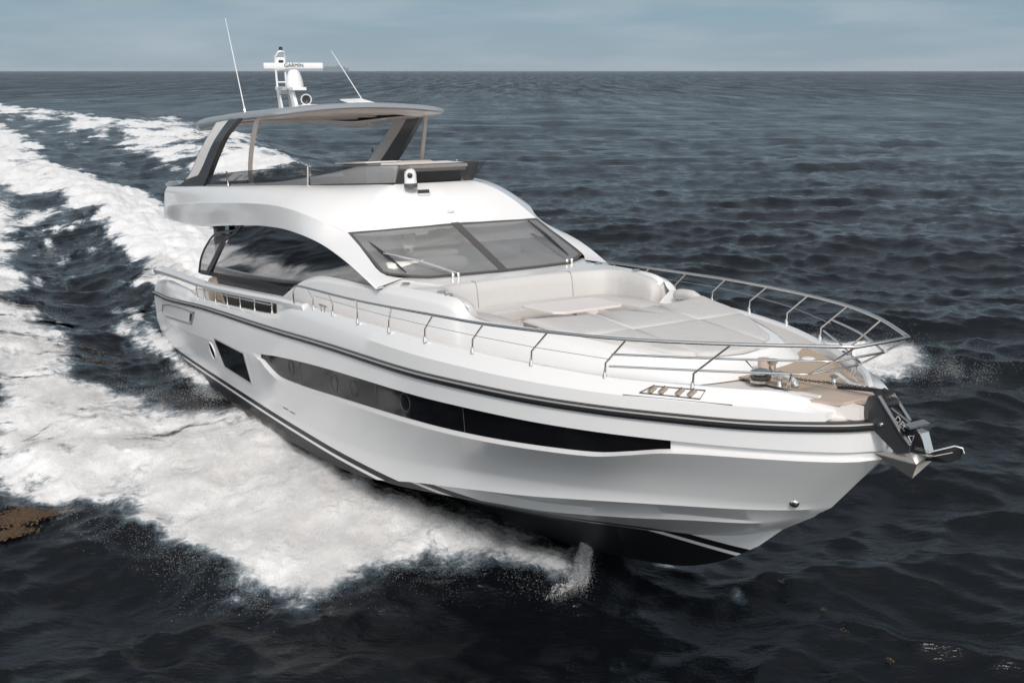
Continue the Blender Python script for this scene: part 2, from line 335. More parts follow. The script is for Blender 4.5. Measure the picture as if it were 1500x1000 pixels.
# hull window strip (glass) sits in its recess
def strip(xa, xb, n, off, m, name, parent, dz=0.006):
    def f(b):
        x = np.linspace(xa, xb, n); y = -(yrub(x) - .035 - step(x) + off)
        b.grid([np.stack([x, y, zt(x) - dz], 1), np.stack([x, y, (zt(x) + zb(x)) / 2], 1), np.stack([x, y, zb(x) + dz], 1)], flip=True)
    return both(name, f, m, parent, 60)
hw = strip(10.27, 21.40, 90, .006, HGLASS, 'hull_window', hull)
for k, o in enumerate(hw):                                                     # thin rings and joints drawn in the strip
    sg = -1 if k == 0 else 1
    for (x, z) in ((12.05, 2.93), (14.25, 3.04), (15.08, 3.09), (16.92, 3.22)):
        b = MB(); ring = []
        for t in np.arange(28) * 2 * math.pi / 28:
            xx = x + .15 * math.cos(t); ring.append((xx, sg * (yrub(xx) - .035 - step(xx) + .012), z + .135 * math.sin(t)))
        ring.append(ring[0]); b.tube(ring, .0045, 5, closed=True); b.build('porthole_ring', FRAMEG, o.parent)
    for x in (12.55, 15.95, 18.4):
        b = MB(); b.tube([(x, sg * (yrub(x) - .035 - step(x) + .008), float(zt(x)) - .01), (x + .03, sg * (yrub(x) - .035 - step(x) + .008), float(zb(x)) + .01)], .003, 5); b.build('glass_joint', FRAMEG, o.parent)

# square windows, portholes, vents, scuppers on the side of the hull
def side_y(x, z):                      # y of the hull side at x,z (starboard, negative)
    i = 4; c = G[4:4 + NS + 1]
    xs = np.array([np.interp(x, r[:, 0], r[:, 1]) for r in c]); zs = np.array([np.interp(x, r[:, 0], r[:, 2]) for r in c])
    if z > zs[0]:
        zz = [float(zrub(x)), zs[0]]; yy = [-(float(yrub(x)) - .015), xs[0]]; return float(np.interp(z, zz[::-1], yy[::-1]))
    return float(np.interp(z, zs[::-1], xs[::-1]))
def on_side(poly, off): return [(x, side_y(x, z) - off, z) for x, z in poly]
def panel(name, poly, m, parent, off=.006, sub=6):
    """a patch that follows the hull side: quad given as 4 (x,z) corners"""
    def f(b):
        a_, b_, c_, d_ = map(np.array, poly); R = []
        for i in range(sub + 1):
            u = i / sub; R.append([(lambda q: (q[0], side_y(*q) - off, q[1]))((a_ * (1 - u) + b_ * u) * (1 - v) + (d_ * (1 - u) + c_ * u) * v) for v in np.linspace(0, 1, sub + 1)])
        b.grid(R)
    return both(name, f, m, parent, 60)
sqp = [(6.66, 2.70), (8.85, 2.74), (9.07, 2.11), (6.9, 2.11)]
sqp = [(6.70, 2.74), (8.80, 2.80), (9.12, 2.68), (9.10, 2.09), (6.98, 2.10)]
panel('square_window', [(6.70, 2.73), (9.10, 2.75), (9.02, 2.09), (6.90, 2.11)], HGLASS, hull, .008)
def fr(b):
    p = [(6.68, 2.75), (9.12, 2.77), (9.04, 2.07), (6.88, 2.09), (6.68, 2.75)]
    q = []
    for (x1, z1), (x2, z2) in zip(p[:-1], p[1:]):
        for t in np.linspace(0, 1, 6)[:-1]: q.append((x1 + (x2 - x1) * t, side_y(x1 + (x2 - x1) * t, z1 + (z2 - z1) * t) - .004, z1 + (z2 - z1) * t))
    q.append(q[0]); b.tube(q, .016, 6, closed=True)
both('window_frame', fr, SEAM, hull)
def oval(x, z, rx, rz, r, m, name, fill=True):
    def f(b):
        R = [(x + rx * math.cos(t) + .12 * rz * math.sin(t), z + rz * math.sin(t)) for t in np.arange(24) * 2 * math.pi / 24]
        if fill: b.add(on_side(R, .010), [tuple(range(24))])
        else: p = on_side(R + [R[0]], .006); b.tube(p, r, 6, closed=True)
    return both(name, f, m, hull)
oval(6.12, 2.35, .19, .19, 0, HGLASS, 'porthole'); oval(6.12, 2.35, .21, .21, .016, GEL, 'porthole_rim', False)
# engine vent: raised outline with a slanted grille
vp = [(0.05, 2.56), (.35, 2.80), (1.6, 2.97), (3.6, 3.10), (4.95, 3.14), (4.45, 2.80), (2.2, 2.65), (.6, 2.52), (.05, 2.56)]
def vent(b):
    q = []
    for (x1, z1), (x2, z2) in zip(vp[:-1], vp[1:]):
        for t in np.linspace(0, 1, 5)[:-1]: q.append((x1 + (x2 - x1) * t, side_y(x1 + (x2 - x1) * t, z1 + (z2 - z1) * t) - .004, z1 + (z2 - z1) * t))
    q.append(q[0]); b.tube(q, .03, 6, closed=True)
both('engine_vent', vent, SEAM, hull)
panel('vent_grille', [(4.42, 3.06), (4.80, 3.09), (4.43, 2.84), (4.22, 2.83)], BLACK, hull, .012, 3)
for xx in (11.05, 11.45): panel('hull_mark', [(xx, 1.98), (xx + .28, 1.99), (xx + .28, 1.965), (xx, 1.955)], FRAMEG, hull, .004, 2)
def pe(b): b.lathe([(0, .03), (.03, .028), (.05, .012), (.058, 0), (.06, -.01)], (22.24, side_y(22.24, 2.76), 2.76), (0.62, -.76, -.2), 18)
both('fairlead_eye', pe, STEEL, hull)
# spray strakes low aft and swim platform
def plat(b): b.box((-1.9, 0, 1.62), (2.2, 4.9, .16), .06)
b = MB(); plat(b); b.build('swim_platform', GEL, yacht)
b = MB(); b.tube([(-.9, -2.52, 1.64), (-3.02, -2.46, 1.64), (-3.05, 2.46, 1.64), (-.9, 2.52, 1.64)], .035, 6); b.build('platform_bumper', RUB, yacht)

# rub rail: black fender with two steel lines
xr = X0 + s_ * (23.15 - X0)
def sweep(b, oy, oz, prof, xa=-1.25):
    x = np.concatenate([[xa], xr[xr > xa]]); pts = []
    full = np.stack([x, -(yrub(x) + oy), zrub(x) + oz], 1); full[-1, 1] = 0
    P = np.concatenate([full, (full * [1, -1, 1])[::-1][1:]])
    T = np.gradient(P, axis=0); T[:, 2] = 0; T /= np.linalg.norm(T, axis=1, keepdims=True); nrm = np.stack([T[:, 1], -T[:, 0], 0 * T[:, 0]], 1)
    R = [[p + n_ * u + np.array([0, 0, v]) for u, v in prof] for p, n_ in zip(P, nrm)]
    k = len(prof); b0 = len(b.V); b.grid(R, close_v=True)
    b.F += [tuple(b0 + j for j in range(k)), tuple(b0 + (len(R) - 1) * k + j for j in reversed(range(k)))]
    return b
rr = sweep(MB(), -.03, .0, [(-.02, -.045), (.045, -.04), (.055, -.015), (.05, .012), (.03, .018), (-.02, .018)]).build('rub_rail', RUB, yacht, 50)
sweep(MB(), -.03, .0, [(-.02, .018), (.055, .016), (.066, .030), (.055, .044), (-.02, .046)]).build('steel_strip', mat('brushed_strip', (.70, .66, .62), .35, metal=.85), rr, 60)
sweep(MB(), -.03, .0, [(-.02, .046), (.040, .046), (.043, .058), (-.02, .064)]).build('trim_line', RUB, rr, 60)

# bulwark above the rub rail: outer face, cap, inner face
CAP = P_((-1.2, 3.30), (0, 3.46), (1.6, 3.56), (3.9, 3.56), (4.6, 3.47), (6.5, 3.55), (9, 3.68), (10.9, 3.80), (11.5, 3.9), (12.4, 4.14), (13.5, 4.19), (15, 4.20), (17.5, 4.185), (19.6, 4.145), (21, 4.10), (22.2, 4.10), (22.8, 3.96), (23.15, 3.94))
inb = P_((-1.2, .16), (4, .15), (12, .17), (17.5, .19), (19, .21), (22, .24), (22.8, .30), (23.15, .3))
xb_ = X0 + s_[s_ < .9895] * (23.15 - X0); xb_ = xb_[xb_ < 22.78]
xb_ = np.r_[xb_, 22.80]
cre = P_((-1.2, .5), (14, .5), (18, .42), (20, .36), (23.15, .34))     # where the lower, steeper face ends
cap = CAP(xb_); z0 = zrub(xb_) + .062
rowsb = [np.stack([xb_, -(yrub(xb_) - .035), z0], 1)]
fc = cre(xb_); dy = P_((-1.2, .07), (14, .07), (18, .045), (23.15, .035))(xb_); fc = (zrub(xb_) + .125 - z0 + (cap - zrub(xb_) - .125) * fc) / (cap - z0)
rowsb.append(np.stack([xb_, -(yrub(xb_) - dy), z0 + (cap - z0) * fc], 1))
rowsb.append(np.stack([xb_, -(yrub(xb_) - inb(xb_) + .02), cap - .02], 1)); rowsb.append(np.stack([xb_, -(yrub(xb_) - inb(xb_)), cap], 1))
rowsb.append(np.stack([xb_, -(yrub(xb_) - inb(xb_) - .07), cap], 1)); rowsb.append(np.stack([xb_, -(yrub(xb_) - inb(xb_) - .10), cap - .03], 1))
DK = P_((-1.2, 2.7), (10, 3.0), (12, 3.45), (15, 3.62), (18, 3.78), (20, 3.92), (22.9, 4.0))
rowsb.append(np.stack([xb_, -(yrub(xb_) - inb(xb_) - .12), np.minimum(DK(xb_) - .02, cap - .05)], 1))
for r in rowsb: r[:, 1] = np.minimum(r[:, 1], -.02)
def bw(b): b.grid(np.array(rowsb)); n = len(rowsb); b.add([r[-1] for r in rowsb] , [tuple(range(n))]); b.add([r[0] for r in rowsb], [tuple(reversed(range(n)))])
both('bulwark', bw, GEL, yacht, 24)

# main deck
DKI = np.stack([xb_, -(yrub(xb_) - inb(xb_) - .09), DK(xb_)], 1); DKI[:, 1] = np.minimum(DKI[:, 1], -.0)
b = MB(); b.grid([DKI, DKI * [1, 0, 1], DKI * [1, -1, 1]], flip=True); b.build('main_deck', NONSLIP, yacht, 60)

# high handrail beam along the aft bulwark, with posts in the opening
bm_c = [(-.3, -2.58, 3.72), (.6, -2.66, 3.80), (3, -2.70, 3.85), (5.75, -2.72, 3.88), (9.2, -2.72, 4.02), (11.5, -2.72, 4.13), (12.9, -2.70, 4.165)]
both('handrail_beam', lambda b: b.tube(bm_c, [2.0, 1.75, 1.45, 1.3, 1.25, 1.15, 1.0], sub=5, prof=[(-.06, -.06), (.05, -.06), (.07, .0), (.05, .05), (-.04, .06), (-.07, .02)]), GEL, yacht, 40)
both('aft_bulwark_end', lambda b: b.prism([(11.2, -2.69, 3.86), (12.5, -2.69, 3.9), (12.6, -2.69, 4.16), (11.7, -2.69, 4.08)], (0, .10, 0)), GEL, yacht)
for sg in (-1, 1):
    q = MB(); q.tube([(4.8, sg * 2.70, 3.70), (8, sg * 2.70, 3.83), (10.95, sg * 2.70, 3.97)], .014, 6); hr = q.build('opening_rail', STEEL, yacht)
    for x in (4.74, 5.54, 6.57, 7.6, 8.64, 9.71, 10.88):
        zc = float(CAP(x)); zt_ = float(np.interp(x, [4, 5.75, 9.2, 11.5], [3.82, 3.84, 3.97, 4.08])); q = MB(); q.tube([(x, sg * 2.70, zc - .02), (x, sg * 2.70, zt_)], .016, 8); q.tube([(x, sg * 2.70, zc - .01), (x, sg * 2.70, zc + .06)], [.03, .018], 8); q.build('rail_post', STEEL, hr)
# dark void: salon side below the glass and aft cockpit
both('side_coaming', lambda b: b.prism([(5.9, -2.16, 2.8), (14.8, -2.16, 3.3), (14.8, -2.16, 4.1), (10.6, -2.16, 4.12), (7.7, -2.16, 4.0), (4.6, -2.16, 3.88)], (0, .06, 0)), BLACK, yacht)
b = MB(); b.box((4.4, 0, 3.25), (.3, 4.0, .9), .05); b.box((1.6, 0, 3.2), (.9, 3.2, .75), .15); b.build('cockpit_sofa', BEIGE, yacht)

# ------------------------------------------------------------------ deckhouse shell
FL = [(1.2, 2.34, 6.10), (2.5, 2.37, 6.11), (4, 2.37, 6.12), (5.5, 2.32, 6.14), (7, 2.20, 6.15), (9, 1.93, 6.17), (10.5, 1.55, 6.18), (11.6, 1.22, 6.185), (12.3, 1.0, 6.19), (12.75, .80, 6.19)]
AL = [(1.0, 2.50, 5.55), (2.5, 2.58, 5.66), (4, 2.60, 5.74), (5.5, 2.60, 5.79), (7, 2.58, 5.83), (9, 2.52, 5.87), (10.5, 2.44, 5.87), (11.6, 2.36, 5.80), (12.5, 2.18, 5.63), (13.18, 1.93, 5.41)]
LL = [(.55, 2.46, 5.25), (2.33, 2.46, 5.21), (4.7, 2.44, 5.20), (7.0, 2.44, 5.32), (9, 2.42, 5.41), (10.1, 2.42, 5.44), (11.34, 2.40, 5.42), (12.8, 2.34, 5.27), (14.07, 2.32, 5.01), (15.1, 2.26, 4.66)]
st = lambda a: [(x, -y, z) for x, y, z in a]
def shell(b):
    base = [(12.75, -.80, 6.19), (12.81, -.4, 6.19), (12.83, 0, 6.19)]; head = [(13.18, -1.93, 5.41), (13.38, -1.0, 5.445), (13.52, 0, 5.46)]
    f = np.concatenate([resample(crom(st(FL), 6), 80), resample(crom(base, 8), 30)[1:]]); a = np.concatenate([resample(crom(st(AL), 6), 80), resample(crom(head, 8), 30)[1:]])
    n = len(f); T = np.gradient((f + a) / 2, axis=0); T[:, 2] = 0; T /= np.linalg.norm(T, axis=1, keepdims=True); O = np.stack([T[:, 1], -T[:, 0], 0 * T[:, 0]], 1)
    for _ in range(60): O[1:-1] = (O[:-2] + O[1:-1] * 2 + O[2:]) / 4
    O /= np.linalg.norm(O, axis=1, keepdims=True); amp = np.interp(np.arange(n), [0, 60, 79, n - 1], [.16, .15, .11, .10]); R = []
    for k in np.linspace(0, 1, 13):
        c = f * (1 - k) + a * k; bulge = (amp * math.sin(math.pi * k) * (1 - .3 * k))[:, None]; R.append(c + bulge * (O * .35 + np.array([0, 0, 1.0])))
    b.grid(R, flip=True)
    # arch panel and windshield pillar
    top = st(AL[:-1] + [(13.18, 1.93, 5.41), (14.0, 1.96, 5.10), (14.68, 1.97, 4.83), (15.05, 1.75, 4.765)])
    low = st(LL); n = 90; t1 = resample(crom(top, 6), n); l1 = resample(crom(low, 6), n)
    R = [t1]
    for k in (.04, .5, .93, 1.0):
        c = t1 * (1 - k) + l1 * k
        if k == .04: c[:, 1] -= .015
        if k == .5: c[:, 1] -= .012
        if k == 1.0: c[:, 2] -= .02
        R.append(c)
    c = R[-1].copy(); c[:, 1] += .14; c[:, 2] += .015; R.append(c)               # return under the arch
    b.grid(R, flip=True)
b = MB(); shell(b); b.mirror(); house = b.build('deckhouse', GEL, yacht, 26)
for o in (house,): 
    md = o.modifiers.new('weld', 'WELD'); md.merge_threshold = .012
# flybridge aft overhang closing panels, belly under the overhang
b = MB(); fl = resample(crom(st(FL), 4), 40); ll = resample(crom(st(LL), 4), 40)[:, :]; under = ll.copy(); under[:, 1] += .1; under = under[under[:, 0] < 14.0]
b.grid([under, under * [1, -1, 1]]); aft = [(1.2, -2.34, 6.10), (1.0, -2.50, 5.55), (.55, -2.46, 5.23)]
b.grid([aft, [(1.0, 0, 6.10), (.8, 0, 5.55), (.3, 0, 5.23)], [(x, -y, z) for x, y, z in aft]]); b.build('flybridge_belly', GELW, house, 30)
# flybridge deck
b = MB(); f = resample(crom(st(FL), 4), 40).copy(); f[:, 2] = 5.80; f[:, 1] += .05; b.grid([f, f * [1, -1, 1]], flip=True)
f2 = resample(crom(st(FL), 4), 40); b.grid([f2, f]); b.grid([f2 * [1, -1, 1], f * [1, -1, 1]], flip=True)
fdeck = b.build('flybridge_deck', GELW, house, 30)

# salon side glass
def sglass(b):
    top = resample(crom([(6.9, -2.15, 5.28), (7.6, -2.16, 5.32), (9.2, -2.19, 5.40), (11.3, -2.2, 5.42), (12.8, -2.2, 5.26), (14.07, -2.2, 5.0), (15.05, -2.2, 4.66)], 6), 40)
    bot = resample(crom([(3.7, -2.14, 3.88), (5, -2.16, 3.95), (8, -2.17, 4.07), (10.2, -2.16, 4.1), (12, -2.10, 4.1), (13.6, -2.06, 4.2), (15.1, -2.04, 4.6)], 6), 40)
    R = between(np.array([top, bot]), 8); t = np.linspace(0, 1, 9)
    for i in range(9): R[i][:, 1] -= .020 * math.sin(math.pi * t[i])
    b.grid(R)
sg1 = both('salon_window', sglass, DGLASS, house, 60)
for o, sg in zip(sg1, (-1, 1)):
    q = MB(); q.prism([(3.50, sg * 2.165, 3.87), (3.95, sg * 2.165, 3.89), (5.85, sg * 2.17, 4.86), (6.95, sg * 2.17, 5.12), (7.45, sg * 2.165, 5.33), (6.85, sg * 2.165, 5.31), (6.75, sg * 2.17, 5.14), (5.45, sg * 2.17, 4.83)], (0, sg * .02, 0)); q.build('window_pillar', RUB, o)
    for x in (7.2,): 
        q = MB(); q.tube([(x, sg * 2.172, 4.05), (x, sg * 2.182, 4.65), (x + .05, sg * 2.168, 5.28)], .005, 5); q.build('glass_joint', RUB, o)
    q = MB(); q.tube([(3.0, sg * 2.15, 3.90), (7.7, sg * 2.18, 4.07), (10.4, sg * 2.18, 4.14)], 1, prof=[(-.03, -.05), (.02, -.05), (.02, .05), (-.03, .05)]); q.build('window_sill', RUB, o)
# aft salon corner glass that wraps inboard
both('aft_side_glass', lambda b: b.grid(between(np.array([resample(crom([(3.75, -2.15, 3.88), (4.7, -2.15, 4.38), (5.7, -2.15, 4.84), (6.9, -2.14, 5.13)], 5), 14), resample(crom([(2.75, -2.13, 3.86), (3.1, -2.13, 4.25), (3.9, -2.13, 4.66), (4.9, -2.13, 4.95)], 5), 14)]), 3)), SMOKE, house, 60)
both('wing_rim', lambda b: b.tube(crom([(2.72, -2.13, 3.86), (3.1, -2.13, 4.28), (3.9, -2.13, 4.69), (4.9, -2.13, 4.99), (6.9, -2.14, 5.17)], 5), .028, 6), DSTEEL, house, 60)
b = MB(); b.box((5.4, 0, 4.45), (.05, 3.9, 1.6), .0); b.build('aft_salon_door', DGLASS, house)
both('overhang_support', lambda b: b.prism([(3.7, -1.9, 5.23), (3.9, -1.9, 5.23), (3.75, -1.9, 3.9), (3.6, -1.9, 3.9)], (0, .25, 0)), SMOKE, house)

# coachroof and foredeck moulding
EL = [(9.95, 2.30, 3.90), (10.4, 2.28, 4.06), (10.9, 2.27, 4.24), (11.5, 2.26, 4.42), (12.3, 2.25, 4.54), (13.4, 2.23, 4.585), (15, 2.18, 4.60), (16.3, 2.08, 4.59), (17.0, 2.0, 4.57), (17.28, 1.96, 4.50), (17.42, 1.94, 4.40), (18, 1.84, 4.37), (19, 1.62, 4.34), (20, 1.34, 4.25), (20.7, 1.0, 4.19), (20.95, .6, 4.15), (21.05, 0, 4.14)]
IN = [(9.95, 2.22, 3.90), (10.4, 2.20, 4.10), (10.9, 2.18, 4.29), (11.5, 2.16, 4.48), (12.3, 2.15, 4.605), (13.4, 2.12, 4.65), (15, 2.03, 4.68), (16.3, 1.90, 4.685), (17.0, 1.82, 4.66), (17.24, 1.80, 4.58), (17.40, 1.78, 4.44), (18, 1.70, 4.40), (19, 1.46, 4.40), (20, 1.18, 4.32), (20.72, .90, 4.24), (20.93, .5, 4.21), (21.0, 0, 4.20)]
DL = [(9.95, 2.36, 3.2), (10.4, 2.36, 3.3), (10.9, 2.36, 3.4), (11.5, 2.36, 3.5), (12.3, 2.36, 3.5), (13.4, 2.34, 3.55), (15, 2.28, 3.62), (16.3, 2.20, 3.68), (17.2, 2.12, 3.72), (18, 2.02, 3.76), (19, 1.84, 3.83), (20, 1.56, 3.90), (20.8, 1.20, 3.95), (21.15, .75, 3.97), (21.3, 0, 3.98)]
def coach(b):
    i_, e_, d_ = [resample(crom(st(a), 8), 110) for a in (IN, EL, DL)]
    m1 = e_ * .96 + d_ * .04; m1[:, 1] -= .012
    b.grid([i_, i_ * .3 + e_ * .7 + [0, 0, .012], e_, m1, d_])
b = MB(); coach(b)
# top skin between the windshield foot, the hump edge and the sofa back
i_ = np.array(st(IN)); zz_ = 4.692
foot = resample([(15.30, 0, 4.728), (15.26, -.7, 4.728), (15.18, -1.36, 4.73), (14.75, -1.93, 4.76), (14.4, -2.07, 4.74)], 40)
sb = resample(crom([(15.745, 0, zz_), (15.745, -.5, zz_), (15.765, -.95, zz_), (15.81, -1.28, zz_), (15.97, -1.58, zz_)], 6), 40); b.grid(between(np.array([foot, sb]), 2))
o1 = resample(crom([(13.4, -2.12, 4.65), (14.4, -2.075, 4.665), (15, -2.03, 4.68), (16.3, -1.90, 4.685), (17.0, -1.82, 4.66), (17.24, -1.80, 4.58)], 6), 40)
s1_ = np.concatenate([resample([(13.4, -2.02, 4.68), (14.4, -2.07, 4.735)], 10), resample([(14.4, -2.07, 4.74), (15.97, -1.58, zz_)], 14), resample(crom([(15.97, -1.58, zz_), (16.3, -1.735, 4.685), (16.8, -1.755, 4.645), (17.08, -1.745, 4.60), (17.22, -1.735, 4.51)], 6), 16)])
b.grid([s1_, o1])
b.grid([[(17.20, -1.93, 4.54), (17.20, -1.80, 4.60), (17.18, -1.58, 4.5)], [(17.24, -1.94, 4.2), (17.22, -1.80, 4.2), (17.20, -1.58, 4.2)]])
wl_ = np.concatenate([sb, s1_[24:]]); wd_ = wl_.copy(); wd_[:, 2] = 4.1; b.grid([wl_, wd_])
# ledge between the sofa end and the sunpad, sunpad plinth
led = resample(crom(i_[10:13], 8), 16); led_in = led.copy(); led_in[:, 1] = -1.25; led_in[:, 2] = np.linspace(4.22, 4.33, 16); led_m = led.copy(); led_m[:, 1] = -1.55; led_m[:, 2] = np.linspace(4.26, 4.36, 16); b.grid([led, led_m, led_in])
a = resample(crom(i_[12:], 8), 50); cc = a.copy(); cc[:, 1] = 0; cc[:, 2] -= .02; cc[:, 0] = np.maximum(cc[:, 0], 18.75); b.grid([a, cc])
b.mirror()
coachroof = b.build('coachroof', GEL, yacht, 26)
b = MB(); b.box((17.2, 0, 3.88), (3.2, 3.3, .06)); b.build('footwell_floor', BEIGE, coachroof)
b = MB(); b.box((16.25, 0, 4.0), (.6, 3.2, .26))
for sg in (-1, 1): b.box((17.35, sg * 1.28, 4.0), (1.9, .62, .26))
b.box((18.45, 0, 4.1), (.3, 2.6, .5)); b.build('seat_base', GELW, coachroof)

# foredeck sofa: wrap-round backrest and U of seat cushions
sofa = bpy.data.objects.new('bow_sofa', None); link(sofa, yacht)
def back_piece(path, th=.15, hs=.46, n=26):
    b = MB(); P = resample(crom(path, 8), n); T = np.gradient(P, axis=0); T[:, 2] = 0; T /= np.linalg.norm(T, axis=1, keepdims=True); nr = np.stack([-T[:, 1], T[:, 0], 0 * T[:, 0]], 1)
    prof = [(-.01, -hs), (-.012, -.03), (.004, .004), (.05, .012), (th * .7, .0), (th * .95, -.03), (th + .03, -.15), (th + .05, -hs)]
    R = [[p + n_ * u * 1.0 + np.array([0, 0, v]) for u, v in prof] for p, n_ in zip(P, nr)]
    b0 = len(b.V); b.grid(R, close_v=True); k = len(prof); b.F += [tuple(b0 + j for j in range(k)), tuple(b0 + (n - 1) * k + j for j in reversed(range(k)))]
    return b
sd_ = [(15.763, .9, 4.687), (15.80, 1.25, 4.687), (15.95, 1.58, 4.687), (16.3, 1.74, 4.68), (16.8, 1.75, 4.64), (17.08, 1.74, 4.595), (17.22, 1.735, 4.50), (17.26, 1.73, 4.42)]
path = sd_[::-1] + [(15.745, .4, 4.692), (15.745, -.4, 4.692)] + [(x, -y, z) for x, y, z in sd_]
back_piece(path, hs=.42, n=90).build('backrest', CUSH, sofa, 40)
for sg in (-1, 1):
    q = MB(); q.tube([(15.755, sg * .896, 4.699), (15.86, sg * .896, 4.70), (15.905, sg * .896, 4.66), (15.945, sg * .896, 4.52), (15.965, sg * .896, 4.28)], .006, 5, sub=3); q.build('seam_piping', CUSHS, sofa)
def cushion(poly, z0, th, name, m, parent, inset=.045):
    q = MB(); q.prism([(x, y, z0 + (dz[0] if dz else 0)) for x, y, *dz in poly], (0, 0, th), inset); return q.build(name, m, parent, 60)
cushion([(15.95, -1.1), (16.55, -1.0), (16.55, 1.0), (15.95, 1.1)], 4.12, .17, 'seat_cushion', CUSH, sofa)
for sg in (-1, 1):
    pl = [(15.97, sg * 1.12), (16.56, sg * 1.02), (16.85, sg * .98), (17.35, sg * 1.05), (18.1, sg * 1.12), (18.2, sg * 1.45), (17.2, sg * 1.56), (16.3, sg * 1.54), (16.0, sg * 1.35)]
    if sg > 0: pl = pl[::-1]
    cushion(pl, 4.12, .17, 'seat_cushion', CUSH, sofa)
# coffee table
tb = MB(); tp = [(16.85, -.62), (17.0, -.66), (17.72, -.62), (17.85, -.5), (17.85, .5), (17.72, .62), (17.0, .66), (16.85, .62)]
tb.prism([(x, y, 4.37) for x, y in tp], (0, 0, .035), .01); table = tb.build('cockpit_table', GELW, yacht)
b = MB(); b.lathe([(.16, 3.9), (.05, 3.95), (.045, 4.3), (.14, 4.36)], (17.35, 0, 0)); b.build('table_leg', STEEL, table, 40)

# sunpad: cushions with seams
pad = bpy.data.objects.new('sunpad', None); link(pad, yacht)
def padz(x): return 4.50 - (x - 18.5) * .098
OUT = [(18.45, -1.55), (19.2, -1.44), (20.0, -1.14), (20.65, -.80), (20.90, -.4), (20.98, 0), (20.90, .4), (20.65, .80), (20.0, 1.14), (19.2, 1.44), (18.45, 1.55), (18.62, .8), (18.70, 0), (18.62, -.8)]
XS = [18.2, 19.15, 20.0, 21.2]
def clip(poly, a, b_, c):       # keep a*x+b*y<=c
    out_ = []
    for i in range(len(poly)):
        p, q = poly[i], poly[(i + 1) % len(poly)]; dp, dq = a * p[0] + b_ * p[1] - c, a * q[0] + b_ * q[1] - c
        if dp <= 0: out_.append(p)
        if dp * dq < 0: t = dp / (dp - dq); out_.append((p[0] + (q[0] - p[0]) * t, p[1] + (q[1] - p[1]) * t))
    return out_
outd = [tuple(p[:2]) for p in resample([(x, y, 0) for x, y in OUT[:11]], 60)] + [tuple(p[:2]) for p in resample(crom([(x, y, 0) for x, y in [OUT[10], OUT[11], OUT[12], OUT[13], OUT[0]]], 6), 24)][1:-1]
g = .006
for xa, xz in ((18.0, 19.55), (19.55, 21.4)):
    for ya, yz in ((-2, -.55), (-.55, .55), (.55, 2)):
        p = clip(clip(clip(clip(outd, -1, 0, -(xa + g)), 1, 0, xz - g), 0, -1, -(ya + g)), 0, 1, yz - g)
        if len(p) < 3: continue
        P = np.array([(x, y, padz(x) - .13) for x, y in p]); q = MB(); c = P.mean(0); n = len(P)
        def ins(d, dz):
            v = c - P; l_ = np.linalg.norm(v, axis=1, keepdims=True); return P + v / l_ * np.minimum(d, l_ * .6) + [0, 0, dz]
        rings = [P, P + [0, 0, .095], ins(.012, .118), ins(.035, .130), ins(.10, .138), ins(.28, .145)]
        V = np.concatenate(rings); F = []
        for i in range(len(rings) - 1):
            for j in range(n): F.append((i * n + j, i * n + (j + 1) % n, (i + 1) * n + (j + 1) % n, (i + 1) * n + j))
        F.append(tuple((len(rings) - 1) * n + j for j in range(n))); q.add(V, F); q.build('pad_cushion', CUSH, pad, 70)
q = MB(); q.prism([(x, y, padz(x) - .15) for x, y in outd], (0, 0, .10)); q.build('pad_base', CUSHS, pad)
for sg in (1,):
    q = MB(); q.tube([(17.72, 1.66, 4.36), (17.82, 1.62, 4.44), (18.15, 1.60, 4.46), (18.42, 1.62, 4.40)], [.03, .085, .085, .03], 10, sub=5); q.build('pad_bolster', CUSH, pad, 60)

# teak foredeck with planks, hatch, white margins
b = MB(); b.prism([(21.26, -.30, 4.004), (22.28, -.30, 4.004), (22.30, .52, 4.004), (21.5, 1.12, 4.004), (20.45, 1.6, 4.004), (20.75, 1.15, 4.004), (21.1, .72, 4.004), (21.24, 0, 4.004)], (0, 0, .012)); b.build('teak_deck', TEAK, yacht)
b = MB(); b.prism([(22.28, -.62, 3.99), (22.85, -.36, 3.99), (22.85, .36, 3.99), (22.28, .62, 3.99)], (0, 0, .03)); b.build('anchor_pocket', BEIGE, yacht)
for sg in (-1, 1):
    q = MB(); q.tube([(21.9, sg * .62, 4.02), (22.35, sg * .36, 4.02), (22.55, sg * .34, 4.02)], 1, prof=[(-.03, -.01), (.03, -.01), (.03, .02), (-.03, .02)]); q.build('deck_margin', GEL, yacht)
b = MB(); b.lathe([(0, .012), (.07, .012), (.085, 0)], (21.05, 1.05, 4.018), (0, 0, 1), 20); b.build('deck_filler_cap', WHITEP, yacht)

b = MB(); b.prism([(22.6, -.56, 3.74), (22.86, -.38, 3.74), (23.0, 0, 3.74), (22.86, .38, 3.74), (22.6, .56, 3.74)], (0, 0, .12)); b.prism([(22.5, -.55, 3.86), (23.0, -.24, 3.84), (23.0, .24, 3.84), (22.5, .55, 3.86)], (0, 0, .14)); b.build('bow_cap', GELW, yacht)

